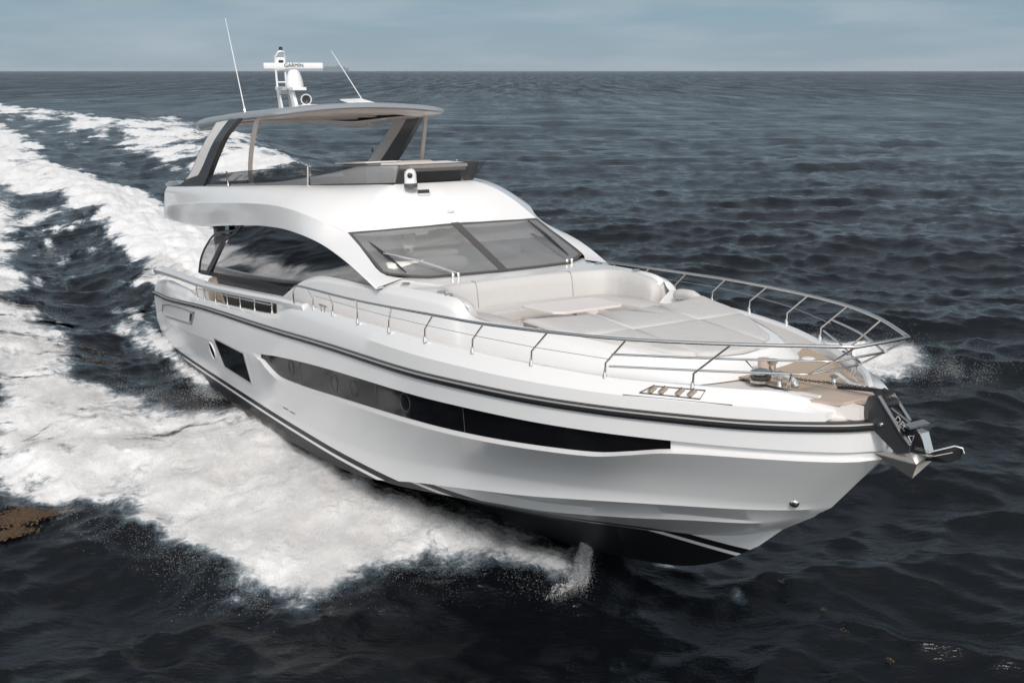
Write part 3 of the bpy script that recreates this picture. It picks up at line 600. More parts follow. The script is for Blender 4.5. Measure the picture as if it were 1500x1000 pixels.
# windshield: two panes, frame, mullion, wipers, dashboard behind
wsz = lambda x, y: 0
W1, W2, W3, M0, M1 = (13.18, -1.93, 5.41), (14.68, -1.95, 4.82), (15.13, -1.40, 4.74), (15.28, 0, 4.735), (13.52, 0, 5.46)
ws = bpy.data.objects.new('windshield', None); link(ws, yacht)
def pane(sg):
    top = resample([(13.18, -1.93, 5.41), (13.35, -1.0, 5.44), (13.52, -.0, 5.46)], 16); bot = resample([(14.68, -1.95, 4.82), (14.9, -1.68, 4.775), (15.13, -1.40, 4.74), (15.24, -.7, 4.737), (15.28, 0, 4.735)], 16)
    R = between(np.array([top, bot]), 6); 
    if sg > 0: R = R * [1, -1, 1]
    q = MB(); q.grid(R, flip=(sg > 0)); return q.build('windshield_pane', WSG, ws, 70)
pane(-1); pane(1)
fw = MB(); loop = [(13.18, -1.93, 5.41), (13.35, -1.0, 5.44), (13.52, 0, 5.46), (13.35, 1.0, 5.44), (13.18, 1.93, 5.41), (14.62, 1.96, 4.84), (14.75, 1.90, 4.81), (15.07, 1.48, 4.75), (15.16, 1.34, 4.742), (15.24, .7, 4.74), (15.28, 0, 4.74), (15.24, -.7, 4.74), (15.16, -1.34, 4.742), (15.07, -1.48, 4.75), (14.75, -1.90, 4.81), (14.62, -1.96, 4.84), (13.18, -1.93, 5.41)]
up_ = np.array([.36, 0, .93])
def band(path, wdt, h=.012):
    """flat strip lying in the windshield plane, inside the outline"""
    P = np.array(path, float); c = np.array([14.3, 0, 5.07]); R = []
    for i, p in enumerate(P):
        a, z = P[i - 1 if i else -2], P[(i + 1) if i < len(P) - 1 else 1]
        t1 = p - a; t2 = z - p; t1 /= np.linalg.norm(t1); t2 /= np.linalg.norm(t2); n1 = np.cross(up_, t1); n2 = np.cross(up_, t2)
        nn = n1 + n2; nn /= np.linalg.norm(nn); k = wdt / max(.4, float(nn @ n1 / np.linalg.norm(n1)))
        if (c - p) @ nn < 0: nn = -nn
        R.append([p + up_ * .0, p + up_ * h, p + nn * k + up_ * h, p + nn * k - up_ * .01])
    return R
fw.grid(band(loop, .055), flip=True); fw.build('windshield_frame', FRAMEG, ws, 30)
b = MB(); b.prism([(13.50, -.075, 5.468), (15.27, -.075, 4.735), (15.27, .075, 4.735), (13.50, .075, 5.468)], (.004, 0, .012)); b.build('mullion', FRAMEG, ws)
def wiper(base, arm_end, b1, b2):
    r = bpy.data.objects.new('wiper', None); return None
for bs, ae, bl in (((15.32, -.95, 4.75), (14.25, -1.72, 5.06), ((13.75, -1.78, 5.24), (14.85, -1.62, 4.80))), ((15.10, 1.40, 4.76), (14.02, 1.30, 5.16), ((13.35, 1.62, 5.38), (14.85, 1.55, 4.82)))):
    q = MB()
    for dy in (-.022, .022):
        a, c = np.array(bs) + [0, dy, .05], np.array(ae) + [0, dy, .05]; q.tube([a, (a + c) / 2 + [0, 0, .03], c], .009, 6, sub=4)
    q.lathe([(.03, -.03), (.03, .05), (.018, .06), (0, .06)], (bs[0], bs[1] - .05, bs[2]), (0, 0, 1), 10); q.lathe([(.03, -.03), (.03, .05), (.018, .06), (0, .06)], (bs[0], bs[1] + .05, bs[2]), (0, 0, 1), 10)
    wo = q.build('wiper_arm', STEEL, ws, 50); q = MB(); a, c = map(np.array, bl)
    q.tube([a + [0, 0, .035], (a + c) / 2 + [0, 0, .045], c + [0, 0, .035]], [.008, .03, .008], 6, sub=6); q.build('wiper_blade', BLACK, wo)
# interior seen through the glass
inte = bpy.data.objects.new('pilothouse', None); link(inte, yacht)
b = MB(); b.prism([(14.9, -1.85, 4.66), (15.1, 0, 4.66), (14.9, 1.85, 4.66), (13.0, 2.0, 4.75), (13.0, -2.0, 4.75)], (0, 0, .03)); b.build('dashboard', mat('dash_grey', (.42, .40, .37), .6), inte)
b = MB(); b.box((14.35, -1.05, 4.86), (.55, 1.5, .22), .08); b.box((13.95, -.7, 5.0), (.4, .9, .12), .06); b.build('instrument_hood', mat('hood_white', (.72, .70, .66), .5), inte)
b = MB(); b.box((13.7, .75, 4.92), (.35, .9, .22), .08); b.build('chart_console', mat('dash_grey2', (.25, .24, .22), .6), inte)
for y in (-1.0, -.25, 1.0):
    b = MB(); b.box((12.4, y, 4.95), (.18, .5, .75), .07); b.box((12.7, y, 4.55), (.55, .5, .14), .05); b.build('pilot_seat', mat('seat_cream', (.55, .50, .44), .6), inte)
b = MB(); b.box((11.0, 0, 4.3), (.1, 4.1, 2.0)); b.build('rear_bulkhead', mat('bulk', (.30, .27, .24), .6), inte)

# ------------------------------------------------------------------ flybridge fittings
fly = bpy.data.objects.new('flybridge', None); link(fly, yacht)
# smoked windscreen: front and sides, leaning outward
base = resample(crom([(4.6, 2.33, 6.12), (5.5, 2.30, 6.14), (7, 2.18, 6.15), (9, 1.91, 6.17), (10.5, 1.53, 6.18), (11.6, 1.20, 6.185), (12.3, .98, 6.19), (12.75, .80, 6.19)], 6), 40)
topl = base.copy(); hh = np.interp(base[:, 0], [4.6, 7, 9, 11, 12.75], [.20, .31, .35, .36, .34]); topl[:, 2] += hh; topl[:, 1] += hh * .12; topl[:, 0] += np.interp(base[:, 0], [9, 12.75], [0, .36])
for sg in (-1, 1):
    q = MB(); q.grid(np.array([base, topl]) * [1, sg, 1], flip=sg > 0); g1 = q.build('windscreen_panel', SMOKE, fly, 60)
    q = MB(); q.tube(topl * [1, sg, 1], .009, 6); q.build('panel_edge', DSTEEL, g1)
q = MB(); b1 = resample([(12.75, -.80, 6.19), (12.82, 0, 6.19), (12.75, .80, 6.19)], 12); t1 = b1 + [.40, 0, .34]; t1[:, 1] *= 1.12
q.grid([b1, t1], flip=True); g1 = q.build('windscreen_panel', SMOKE, fly, 60); q = MB(); q.tube(t1, .009, 6); q.build('panel_edge', DSTEEL, g1)
for sg in (-1, 1):
    for x in (6.84, 10.24):
        i = int(np.argmin(abs(base[:, 0] - x))); q = MB(); a = base[i] * [1, sg, 1]; c = topl[i] * [1, sg, 1]; q.tube([a + [0, sg * .02, -.02], c + [.06, sg * .02, .04]], .022, 8); q.build('screen_post', STEEL, fly)
    q = MB(); q.tube((base[::3] + [0, 0, -.01]) * [1, sg, 1], 1, prof=[(-.02, -.02), (.03, -.02), (.03, .02), (-.02, .02)]); q.build('screen_foot', DSTEEL, fly)
# helm console, seats, bar
b = MB(); b.prism([(12.62, -.62, 6.12), (12.62, .62, 6.12), (11.75, .72, 6.12), (11.75, -.72, 6.12)], (0, 0, .28), .02); b.build('helm_console', GREYF, fly)
b = MB(); b.prism([(12.95, -.58, 6.46), (12.95, .60, 6.46), (11.9, .70, 6.50), (11.9, -.70, 6.50)], (0, 0, .07), .02); b.build('console_cowl', GELW, fly)
b = MB(); b.prism([(12.95, -.56, 6.40), (12.95, .56, 6.40), (12.1, .62, 6.36), (12.1, -.62, 6.36)], (0, 0, .06)); b.build('console_shade', mat('shade_grey', (.30, .30, .295), .6), fly)
for p in (((5.0, -2.12), (7.6, -1.98)), ((7.7, -1.97), (10.3, -1.42)), ((10.4, -1.40), (11.9, -.95))):
    for sg in (1, -1):
        b = MB(); b.tube([(p[0][0], sg * p[0][1], 6.13), (p[1][0], sg * p[1][1], 6.17)], 1, prof=[(-.10, -.2), (.10, -.2), (.10, .0), (.07, .03), (-.07, .03), (-.10, .0)]); b.build('settee_back', CUSH, fly)
b = MB(); b.box((8.4, .55, 6.18), (1.5, .8, .74), .05); wb = b.build('wet_bar', GREYF, fly)
b = MB(); b.box((8.2, .55, 6.57), (1.9, .85, .035), .012); b.build('bar_top', GELW, wb)
b = MB(); b.box((10.9, .45, 6.22), (.55, .75, .74), .08); b.build('helm_seat', BEIGE, fly)
b = MB(); b.box((10.3, 1.2, 6.22), (1.0, .35, .66), .08); b.build('companion_seat', BEIGE, fly)
b = MB(); b.box((3.3, 0, 6.0), (.8, 3.6, .4), .1); b.build('aft_lounge', GREYF, fly)

# hardtop
HT = [(3.85, 0), (3.86, 1.2), (3.95, 1.9), (4.25, 2.22), (5.0, 2.28), (6.5, 2.22), (8.2, 2.08), (9.2, 1.98), (9.62, 1.80), (9.68, 1.2), (9.72, 0)]
ht = resample(crom([(x, y, 0) for x, y in HT], 6), 60)
def zh(x, y): 
    z = 7.90 - .004 * (x - 5.5) ** 2 * (4 if x < 5.5 else 1.3) - .035 * y * y
    return z
def hring(sc, f): 
    c = np.array([6.7, 0]); P = [(c[0] + (x - c[0]) * sc, c[1] + (y - c[1]) * sc) for x, y, _ in ht]; P = P + [(x, -y) for x, y in P[::-1][1:-1]]
    return [(x, y, f(x, y)) for x, y in P]
thk = lambda x: float(np.interp(x, [3.8, 4.3, 5.6, 7.8, 9.8], [.16, .19, .15, .09, .045]))
b = MB(); rings = [hring(s, lambda x, y: zh(x, y)) for s in (.02, .3, .6, .85, .95)] + [hring(.985, lambda x, y: zh(x, y) - .025), hring(1.0, lambda x, y: zh(x, y) - .07), hring(1.0, lambda x, y: zh(x, y) - .07 - thk(x) * .6), hring(.985, lambda x, y: zh(x, y) - .08 - thk(x))]
b.grid(rings, close_v=True, flip=True); hard = b.build('hardtop', CARBON, yacht, 35)
b = MB(); rings = [hring(.983, lambda x, y: zh(x, y) - .078 - thk(x)), hring(.95, lambda x, y: zh(x, y) - .082 - thk(x)), hring(.88, lambda x, y: zh(x, y) - .165), hring(.84, lambda x, y: zh(x, y) - .21), hring(.70, lambda x, y: zh(x, y) - .22)]
b.grid(rings, close_v=True, flip=True); b.build('ceiling_ring', CEIL, hard, 35)
b = MB(); rings = [hring(s, lambda x, y: zh(x, y) - .14) for s in (.72, .3, .02)]; b.grid(rings, close_v=True, flip=True); b.build('sunroof_blind', BEIGE, hard, 35)
for x in (5.2, 6.4, 7.6):
    b = MB(); b.box((x, 0, 7.66), (.10, 3.2, .06), .02); b.build('roof_beam', CEIL, hard)
for sg in (-1, 1):
    b = MB(); b.tube([(7.78, sg * 2.0, 6.15), (7.86, sg * 2.03, 6.5), (8.10, sg * 2.02, 7.0), (8.48, sg * 1.95, 7.66)], 1, sub=5, prof=[(-.026, -.042), (.026, -.042), (.026, .042), (-.026, .042)]); b.build('hardtop_post', mat('champagne_metal', (.60, .54, .49), .35, metal=.6), hard, 40)
    # broad raked aft arch: dark outer blade with pale inner face
    o = [(1.1, 2.36, 6.10), (2.2, 2.36, 6.14), (3.1, 2.37, 6.26), (3.9, 2.37, 6.48), (4.7, 2.36, 6.86), (5.5, 2.33, 7.22), (6.3, 2.26, 7.58)]
    i2 = [(4.2, 2.36, 6.10), (4.9, 2.36, 6.14), (5.35, 2.37, 6.30), (5.8, 2.37, 6.55), (6.4, 2.36, 6.88), (7.1, 2.32, 7.26), (7.9, 2.20, 7.60)]
    o_, i_2 = resample(crom(o, 5), 24), resample(crom(i2, 5), 24); b = MB(); th = np.array([0, -.12, 0])
    R = np.array([o_, i_2, i_2 + th * .4, i_2 + th, o_ + th, o_ + th * .3]) * [1, sg, 1]
    b.grid(np.swapaxes(R, 0, 1), close_v=True, flip=sg > 0); ar = b.build('hardtop_arch', mat('arch_dark', (.018, .018, .020), .3, coat=.15), hard, 40)
    k0 = 9; b = MB(); R = np.array([o_ + th * 1.04, (o_ * .5 + i_2 * .5) + th * 1.04])[:, k0:] * [1, sg, 1]; b.grid(R, flip=sg < 0); R = np.array([o_ - th * .04, (o_ * .45 + i_2 * .55) - th * .04])[:, k0:] * [1, sg, 1]; b.grid(R, flip=sg > 0)
    b.grid(np.array([o_ + [-.02, .01, 0], o_ + th * 1.03 + [-.02, -.0, 0]])[:, k0:] * [1, sg, 1]); b.build('arch_inner_face', mat('arch_pale', (.80, .76, .72), .35), ar, 40)
    b = MB(); b.lathe([(0, .012), (.05, .01), (.06, 0)], (4.5, sg * 2.23, 6.85), (0, -sg, 0), 14); b.build('arch_speaker', BLACK, ar)
    # aft wing with short rail
    b = MB(); b.prism([(.55, sg * 2.32, 6.10), (1.6, sg * 2.36, 6.13), (2.6, sg * 2.37, 6.16), (2.1, sg * 2.37, 6.24), (1.2, sg * 2.36, 6.24), (.5, sg * 2.32, 6.16)], (0, -sg * .25, 0)); b.build('aft_wing', CARBON, hard)
    for x in (.62, .85, 1.15):
        b = MB(); b.tube([(x, sg * 2.28, 5.6), (x, sg * 2.28, 6.12)], .016, 6); b.build('aft_rail_post', STEEL, hard)

# radar mast on the hardtop
mast = bpy.data.objects.new('radar_mast', None); link(mast, hard)
b = MB()
for y in (-.14, .14):
    b.prism([(4.35, y - .02, 7.86), (4.62, y - .02, 7.86), (4.36, y - .02, 8.48), (4.24, y - .02, 8.48)], (0, .04, 0), 0)
b.prism([(4.20, -.17, 8.43), (5.55, -.17, 8.33), (5.55, -.17, 8.40), (4.20, -.17, 8.51)], (0, .34, 0)); b.prism([(4.34, -.17, 8.46), (4.75, -.17, 8.44), (4.42, -.17, 8.30)], (0, .34, 0))
b.prism([(5.05, -.12, 8.38), (5.25, -.12, 8.38), (5.55, -.12, 7.88), (5.38, -.12, 7.88)], (0, .08, 0)); b.box((5.70, 0, 7.91), (1.2, .42, .10), .04)
b.tube([(4.22, -.12, 8.5), (4.2, -.12, 9.02), (4.26, -.12, 9.24), (4.34, -.07, 9.34), (4.36, 0, 9.36), (4.34, .07, 9.34), (4.26, .12, 9.24), (4.2, .12, 9.02), (4.22, .12, 8.5)], .028, 8)
b.box((4.24, 0, 9.06), (.07, .26, .34), .03); b.lathe([(.03, 9.34), (.035, 9.40), (.02, 9.42)], (4.34, 0, 0))
b.tube([(4.2, -.1, 8.62), (4.2, .1, 8.62)], .02, 6); b.build('mast_frame', WHITEP, mast, 35)
b = MB(); b.lathe([(.04, 9.385), (.045, 9.40), (.045, 9.45), (.03, 9.465), (0, 9.465)], (4.34, 0, 0)); b.build('masthead_light', BLACK, mast, 35); b = MB(); b.box((4.285, 0, 9.08), (.03, .12, .14), .01); b.build('navigation_lamp', BLACK, mast, 35)
b = MB(); b.lathe([(.20, 8.38), (.22, 8.42), (.215, 8.50), (.19, 8.64), (.15, 8.76), (.11, 8.82), (.08, 8.84)], (5.2, 0, 0), seg=24); b.build('radar_gearbox', WHITEP, mast, 50)
# scanner bar, turned square to the keel and a little more
ra = Matrix.Rotation(rad(84), 3, 'Z'); b = MB(); P = [(-1.0, -.055, -.05), (-1.0, .055, -.05)]
bar = [[(x, y * (1 if abs(x) < .72 else .6), z * (1 if abs(x) < .72 else .7)) for y, z in ((-.055, -.068), (.055, -.068), (.07, 0), (.055, .068), (-.055, .068), (-.07, 0))] for x in (-.73, -.715, -.4, .4, .715, .73)]
rb = MB(); rb.grid(bar, close_v=True); rb.F += [tuple(range(6)), tuple(30 + j for j in reversed(range(6)))]
rb.V = [tuple(ra @ Vector(v) + Vector((5.2, 0, 8.93))) for v in rb.V]; rbar = rb.build('radar_scanner', WHITEP, mast, 30)
xd = ra @ Vector((-1, 0, 0))
nrm_ = Vector((xd.y, -xd.x, 0))
if nrm_.x < 0: nrm_ = -nrm_
xt = Vector((0, 0, 1)).cross(nrm_)
text_obj('scanner_lettering', 'GARMIN', .125, .002, BLACK, rbar, frame_matrix(Vector((5.2, 0, 8.935)) + nrm_ * .080, xt, (0, 0, 1)))
b = MB(); b.lathe([(.04, -.02), (.09, .03), (.125, .12), (.13, .17), (.118, .175), (.08, .08), (.02, .03)], (6.0, .0, 8.06), (.85, -.35, .1), 20); b.lathe([(.05, -.1), (.05, .1)], (6.0, 0, 7.98), (0, 0, 1), 10); b.build('searchlight', WHITEP, mast, 50)
b = MB(); b.lathe([(0, .10), (.10, .135)], (6.0, .0, 8.06), (.85, -.35, .1), 20); b.build('searchlight_lens', BLACK, mast)
# whip antennas
for base_, tip in (((6.0, -1.5, 7.80), (4.98, -1.5, 10.03)), ((6.9, 1.15, 7.86), (4.95, 1.1, 9.33))):
    b = MB(); p, t = np.array(base_), np.array(tip); d = t - p
    b.tube([p, p + d * .05, p + d * .06, p + d * .7, t], [.022, .022, .013, .010, .006], 6); an = b.build('whip_antenna', WHITEP, hard)
    b = MB(); b.tube([p - [0, 0, .02], p + d * .03], .03, 8); b.build('antenna_foot', STEEL, an)
# flat satellite dish
b = MB(); b.prism([(5.27, 1.13, 8.10), (6.34, 1.13, 7.90), (6.49, 1.57, 7.94), (5.55, 1.57, 8.10)], (-.01, .005, .03), .01); dish = b.build('satellite_dish', WHITEP, hard)
b = MB(); b.box((6.15, 1.35, 7.86), (.22, .18, .12), .04); b.box((5.65, 1.35, 7.92), (.22, .18, .14), .04); b.build('dish_feet', BLACK, dish)
# thermal camera on the brow, flood lamp, horn
cam_h = MB(); cam_h.lathe([(.115, 0), (.115, .10), (.11, .11), (.11, .23), (.095, .29), (.06, .33), (0, .345)], (13.04, -.62, 6.13), seg=24); tcam = cam_h.build('thermal_camera', WHITEP, yacht, 40)
b = MB(); b.lathe([(.121, 0), (.121, .07)], (13.04, -.62, 6.13), seg=24); b.build('camera_ring', FRAMEG, tcam, 40)
b = MB(); b.lathe([(0, .134), (.035, .133), (.048, .125), (.05, .05)], (13.04, -.62, 6.34), (.86, -.45, .05), 18); b.build('camera_lens', BLACK, tcam, 40)
b = MB(); b.box((13.08, -.40, 6.02), (.10, .24, .12), .02, rot=((.9, .1, -.35), (-.1, .99, 0), (.35, 0, .93))); fl_ = b.build('flood_lamp', WHITEP, yacht)
b = MB(); b.box((13.135, -.42, 6.05), (.02, .22, .06), .0, rot=((.9, .1, -.35), (-.1, .99, 0), (.35, 0, .93))); b.build('lamp_grille', BLACK, fl_)
b = MB(); b.lathe([(.10, 0), (.10, .03), (.05, .05), (.045, .10), (.09, .13), (.09, .145), (0, .15)], (13.30, -.02, 5.56), (.3, 0, .95), 18); b.build('horn_cover', WHITEP, yacht, 40)
for p in ((15.35, -1.85, 4.72), (16.5, -1.80, 4.70), (16.75, -1.80, 4.685), (15.35, 1.85, 4.72), (16.5, 1.80, 4.70), (18.95, -1.5, 4.40), (19.05, 1.5, 4.38)):
    b = MB(); b.lathe([(0, .008), (.06, .008), (.07, 0)], p, (0, 0, 1), 14); b.build('deck_vent_cap', STEEL, yacht)

# ------------------------------------------------------------------ bow rail
T_ = [(23.07, .40, 4.65), (22.08, 1.15, 4.63), (21.04, 1.75, 4.61), (20.0, 2.13, 4.60), (18.92, 2.41, 4.59), (17.82, 2.58, 4.59), (16.71, 2.70, 4.58), (15.59, 2.79, 4.57), (14.51, 2.84, 4.57), (13.5, 2.84, 4.56), (12.85, 2.82, 4.53), (12.62, 2.80, 4.42), (12.55, 2.78, 4.2)]
B_ = [None, (21.55, 1.24, 4.07), (20.59, 1.74, 4.10), (19.59, 2.13, 4.14), (18.55, 2.39, 4.17), (17.5, 2.57, 4.19), (16.45, 2.65, 4.19), (15.35, 2.70, 4.19), (14.3, 2.71, 4.185), (13.35, 2.71, 4.18)]
rail = bpy.data.objects.new('bow_rail', None); link(rail, yacht)
port = crom(T_, 5); stb = port * [1, -1, 1]; full = np.concatenate([stb[::-1], port])
b = MB(); b.tube(full, .021, 8); b.build('top_rail', STEEL, rail, 60)
mid = [(22.77, .385, 4.45), (21.80, 1.13, 4.43), (20.76, 1.76, 4.40)]; low = [(22.43, .38, 4.255), (21.6, 1.06, 4.25), (20.66, 1.73, 4.24)]
for l_ in (mid, low):
    p = crom(l_, 5); f = np.concatenate([(p * [1, -1, 1])[::-1], p]); b = MB(); b.tube(f, .0135, 8); b.build('guard_rail', STEEL, rail, 60)
for k in range(1, 10):
    t, bb_ = np.array(T_[k]), np.array(B_[k])
    for sg in (-1, 1):
        kn = bb_ + [.02, 0, .17]; q = MB(); q.tube([bb_ * [1, sg, 1], kn * [1, sg, 1], (kn * .93 + t * .07) * [1, sg, 1], t * [1, sg, 1]], .0135, 8); q.build('stanchion', STEEL, rail, 60)
        q = MB(); q.tube([(bb_ - [0, 0, .01]) * [1, sg, 1], (bb_ + [0, 0, .075]) * [1, sg, 1]], [.030, .017], 10); q.build('stanchion_foot', STEEL, rail, 60)
for sg in (-1, 1):
    q = MB(); q.tube([(22.43, sg * .38, 4.255), (22.77, sg * .385, 4.45), (23.07, sg * .40, 4.65)], .0125, 8); q.build('stanchion', STEEL, rail, 60)
    q = MB(); q.tube([(22.25, sg * .50, 4.09), (22.3, sg * .5, 4.26)], [.028, .014], 8); q.build('stanchion_foot', STEEL, rail, 60)
    q = MB(); wr = [(B_[k][0] + .16, sg * (B_[k][1] + .03), B_[k][2] + .24) for k in range(2, 10)]; q.tube(wr, .0035, 5); q.build('guard_wire', STEEL, rail, 60)

# mooring fittings
for sg in (-1, 1):
    cl = MB(); x0_, x1_ = 21.10, 21.72
    def on_bw(x, f, o=.004):        # point on the sloping upper face of the bulwark (f: 0 at the crease, 1 at the cap)
        a = np.array([x, yrub(x) - .035 - 0, float(zrub(x) + .125 + (CAP(x) - zrub(x) - .125) * .35)]); c = np.array([x, float(yrub(x) - inb(x)) + .02, float(CAP(x)) - .02]); p = a + (c - a) * f; return (p + [0, o * .6, o * .8]) * [1, sg, 1]
    fr_ = [on_bw(x0_, .30), on_bw(x1_, .25), on_bw(x1_ - .02, .86), on_bw(x0_ + .07, .86), on_bw(x0_, .30)]
    cl.tube(fr_, .008, 6); cf = cl.build('cleat_recess_frame', DSTEEL, yacht)
    for xx in (21.20, 21.31, 21.48, 21.60):
        q = MB(); q.tube([on_bw(xx, .36, .01), on_bw(xx + .01, .80, .01)], .032, 10); q.build('recess_roller', mat('bronze_steel', (.42, .34, .27), .25, metal=1), cf)
    q = MB(); q.tube([on_bw(20.95, .05), on_bw(22.05, .02)], .006, 5); q.build('bulwark_line', FRAMEG, cf)
    for xc in (13.82,):
        q = MB(); q.tube([(xc - .17, sg * 2.70, 4.28), (xc + .17, sg * 2.70, 4.28)], .016, 8); q.tube([(xc - .08, sg * 2.70, 4.18), (xc - .08, sg * 2.70, 4.28)], .018, 8); q.tube([(xc + .08, sg * 2.70, 4.18), (xc + .08, sg * 2.70, 4.28)], .018, 8); q.build('mooring_cleat', STEEL, yacht)
# windlass, chain, bollard
wl = MB(); wl.lathe([(.12, 0), (.12, .03), (.08, .05), (.07, .08), (.11, .10), (.115, .13), (.07, .15), (.04, .16), (0, .165)], (21.62, -.30, 4.02), seg=20); wl.build('windlass_drum', STEEL, yacht, 40); wl = MB(); wl.lathe([(.07, 0), (.06, .12), (.09, .16), (.09, .18), (0, .19)], (21.42, .05, 4.02)); wind = wl.build('windlass', STEEL, yacht, 40)
b = MB(); b.lathe([(.08, .02), (.125, .05), (.125, .07), (.08, .09)], (21.62, -.30, 4.02), seg=10); b.build('windlass_gypsy', DSTEEL, wind)
b = MB(); b.tube([(21.38, -.02, 4.0), (21.38, -.02, 4.22)], .07, 16); b.build('chain_pipe', BEIGE, wind)
b = MB(); b.tube([(21.80, -.28, 4.12), (21.92, -.25, 4.15), (22.02, -.2, 4.10), (22.06, -.18, 4.03)], .04, 10, sub=4); b.build('chain_guide', STEEL, wind)
chn = MB()
cp = resample(crom([(21.4, -.05, 4.10), (21.9, 0, 4.06), (22.4, 0, 4.10), (22.9, 0, 4.14)], 6), 46)
for i in range(45):
    c = (cp[i] + cp[i + 1]) / 2; d = cp[i + 1] - cp[i]; d /= np.linalg.norm(d); sd = np.array([0, 1, 0]) if i % 2 else np.array([-d[2], 0, d[0]])
    lk = [c + d * .024 * math.cos(t) + sd * .012 * math.sin(t) for t in np.linspace(0, 2 * math.pi, 9)]; chn.tube(lk, .0045, 5, closed=True)
chn.build('anchor_chain', DSTEEL, wind, 60)
for p in ((21.9, -.28), (22.2, .25)):
    b = MB(); b.lathe([(.05, 0), (.03, .03), (.03, .07), (.055, .09), (0, .11)], (p[0], p[1], 4.02)); b.build('deck_bollard', STEEL, yacht, 40)

# bow roller: two cheek plates over the stem, with roller
roller = bpy.data.objects.new('bow_roller', None); link(roller, yacht)
cheek = [(22.98, 3.92), (23.05, 4.10), (23.14, 4.14), (23.18, 4.13), (23.47, 3.80), (23.58, 3.70), (23.57, 3.62), (23.42, 3.58), (23.06, 3.80)]
for sg in (-1, 1):
    b = MB(); ck = cheek if sg < 0 else [(22.98, 3.92), (22.95, 4.08), (23.02, 4.11), (23.07, 4.09), (23.30, 3.84), (23.34, 3.78), (23.28, 3.72), (23.06, 3.80)]
    b.prism([(x, sg * .16, z) for x, z in ck], (0, sg * .014, 0)); b.build('cheek_plate', DSTEEL if sg < 0 else STEEL, roller, 20)
    b = MB(); ed = [(x, sg * .167, z) for x, z in (ck[3:6] if sg < 0 else ck[3:5])]; b.tube(ed, 1, prof=[(-.022, -.008), (.022, -.008), (.022, .008), (-.022, .008)]); b.build('cheek_lip', STEEL, roller, 20)
    b = MB(); b.lathe([(0, .03), (.02, .028), (.028, .01), (.03, 0)], (23.22, sg * .175, 3.84), (0, sg, 0), 14); b.build('roller_bolt', STEEL, roller, 40)
b = MB(); b.tube([(23.12, -.15, 4.0), (23.12, -.06, 4.0), (23.12, .06, 4.0), (23.12, .15, 4.0)], [.06, .04, .04, .06], 16); b.build('roller_drum', BLACK, roller, 40)
b = MB(); b.prism([(22.75, -.16, 3.98), (23.0, -.15, 4.0), (23.0, .15, 4.0), (22.75, .16, 3.98)], (0, 0, .02)); b.build('roller_plate', BEIGE, roller)
b = MB(); b.tube([(22.40, .10, 4.04), (22.8, .10, 4.09), (23.06, .10, 4.11)], [.018, .024, .026], 8); b.prism([(22.98, .155, 4.12), (23.1, .155, 4.09), (23.1, -.02, 4.06), (22.98, -.02, 4.1)], (0, 0, .012)); b.build('retainer_bar', BLACK, roller, 40)

# ------------------------------------------------------------------ anchor (hangs in the roller; a thing of its own, placed in the yacht's frame)
anchor = bpy.data.objects.new('anchor', None); C.objects.link(anchor)
anchor.matrix_world = yacht.matrix_world @ Matrix.Translation((23.3, 0, 3.7))
tag(anchor, 'black and steel plough anchor with white lettering hanging from the bow roller', 'anchor')
ao = np.array([23.3, 0, 3.7]); A = lambda pts: [tuple(np.array(p) - ao) for p in pts]
b = MB(); sh = [(23.06, 3.99), (23.20, 3.97), (23.44, 3.86), (23.61, 3.80), (23.67, 3.62), (23.46, 3.585), (23.32, 3.72), (23.17, 3.86), (23.04, 3.92)]
b.prism(A([(x, -.05, z) for x, z in sh]), (0, .10, 0)); b.build('shank', BLACK, anchor, 25)
b = MB(); b.tube(A([(23.2, 0, 3.98), (23.44, 0, 3.87), (23.61, 0, 3.81), (23.675, 0, 3.62)]), [.25, .3, .9, .9], prof=[(-.065, -.008), (.065, -.008), (.065, .008), (-.065, .008)]); b.build('shank_flange', STEEL, anchor, 25)
b = MB(); V = A([(23.22, -.26, 3.55), (23.48, -.05, 3.59), (23.70, -.06, 3.60), (23.50, -.02, 3.31), (23.48, .05, 3.59), (23.22, .26, 3.50), (23.66, -.16, 3.52), (23.70, .10, 3.58)])
b.add(V, [(0, 1, 3), (1, 6, 3), (5, 3, 4), (4, 3, 7), (0, 3, 6), (5, 7, 3), (0, 1, 6), (1, 2, 6), (5, 4, 7), (1, 2, 4), (2, 7, 4)]); fluke = b.build('fluke', mat('galvanised_fluke', (.60, .57, .54), .42, metal=.7), anchor, 15)
md = fluke.modifiers.new('thick', 'SOLIDIFY'); md.thickness = .012
b = MB(); b.prism(A([(23.66, .02, 3.61), (23.86, .16, 3.70), (23.91, .19, 3.68), (23.88, .19, 3.57), (23.80, .13, 3.52), (23.58, .05, 3.50)]), (.0, .014, .0)); b.build('plough_wing', BLACK, anchor, 25)
b = MB(); b.tube(A([(23.67, .0, 3.62), (23.86, .14, 3.705), (23.915, .18, 3.69), (23.925, .19, 3.64)]), .011, 6); b.tube(A([(23.62, .01, 3.55), (23.84, .14, 3.635)]), .009, 6); b.build('wing_edge', STEEL, anchor, 25)
b = MB(); b.prism(A([(23.46, -.13, 3.87), (23.54, -.13, 3.85), (23.54, .17, 3.85), (23.46, .17, 3.87)]), (0.0, 0, .02)); b.build('stop_bar', STEEL, anchor, 20)
dv = Vector((.79, 0, -.61)).normalized()
text_obj('shank_lettering', 'DEL', .095, .001, WHITEP, anchor, frame_matrix(Vector((23.365, -.053, 3.862)) - Vector(ao), dv, (-dv.z, 0, dv.x)))
tri = [(23.46, 3.75), (23.53, 3.77), (23.505, 3.69), (23.46, 3.75)]; b = MB(); b.tube(A([(x, -.053, z) for x, z in tri]), .005, 5, closed=True); b.build('shank_mark', WHITEP, anchor)
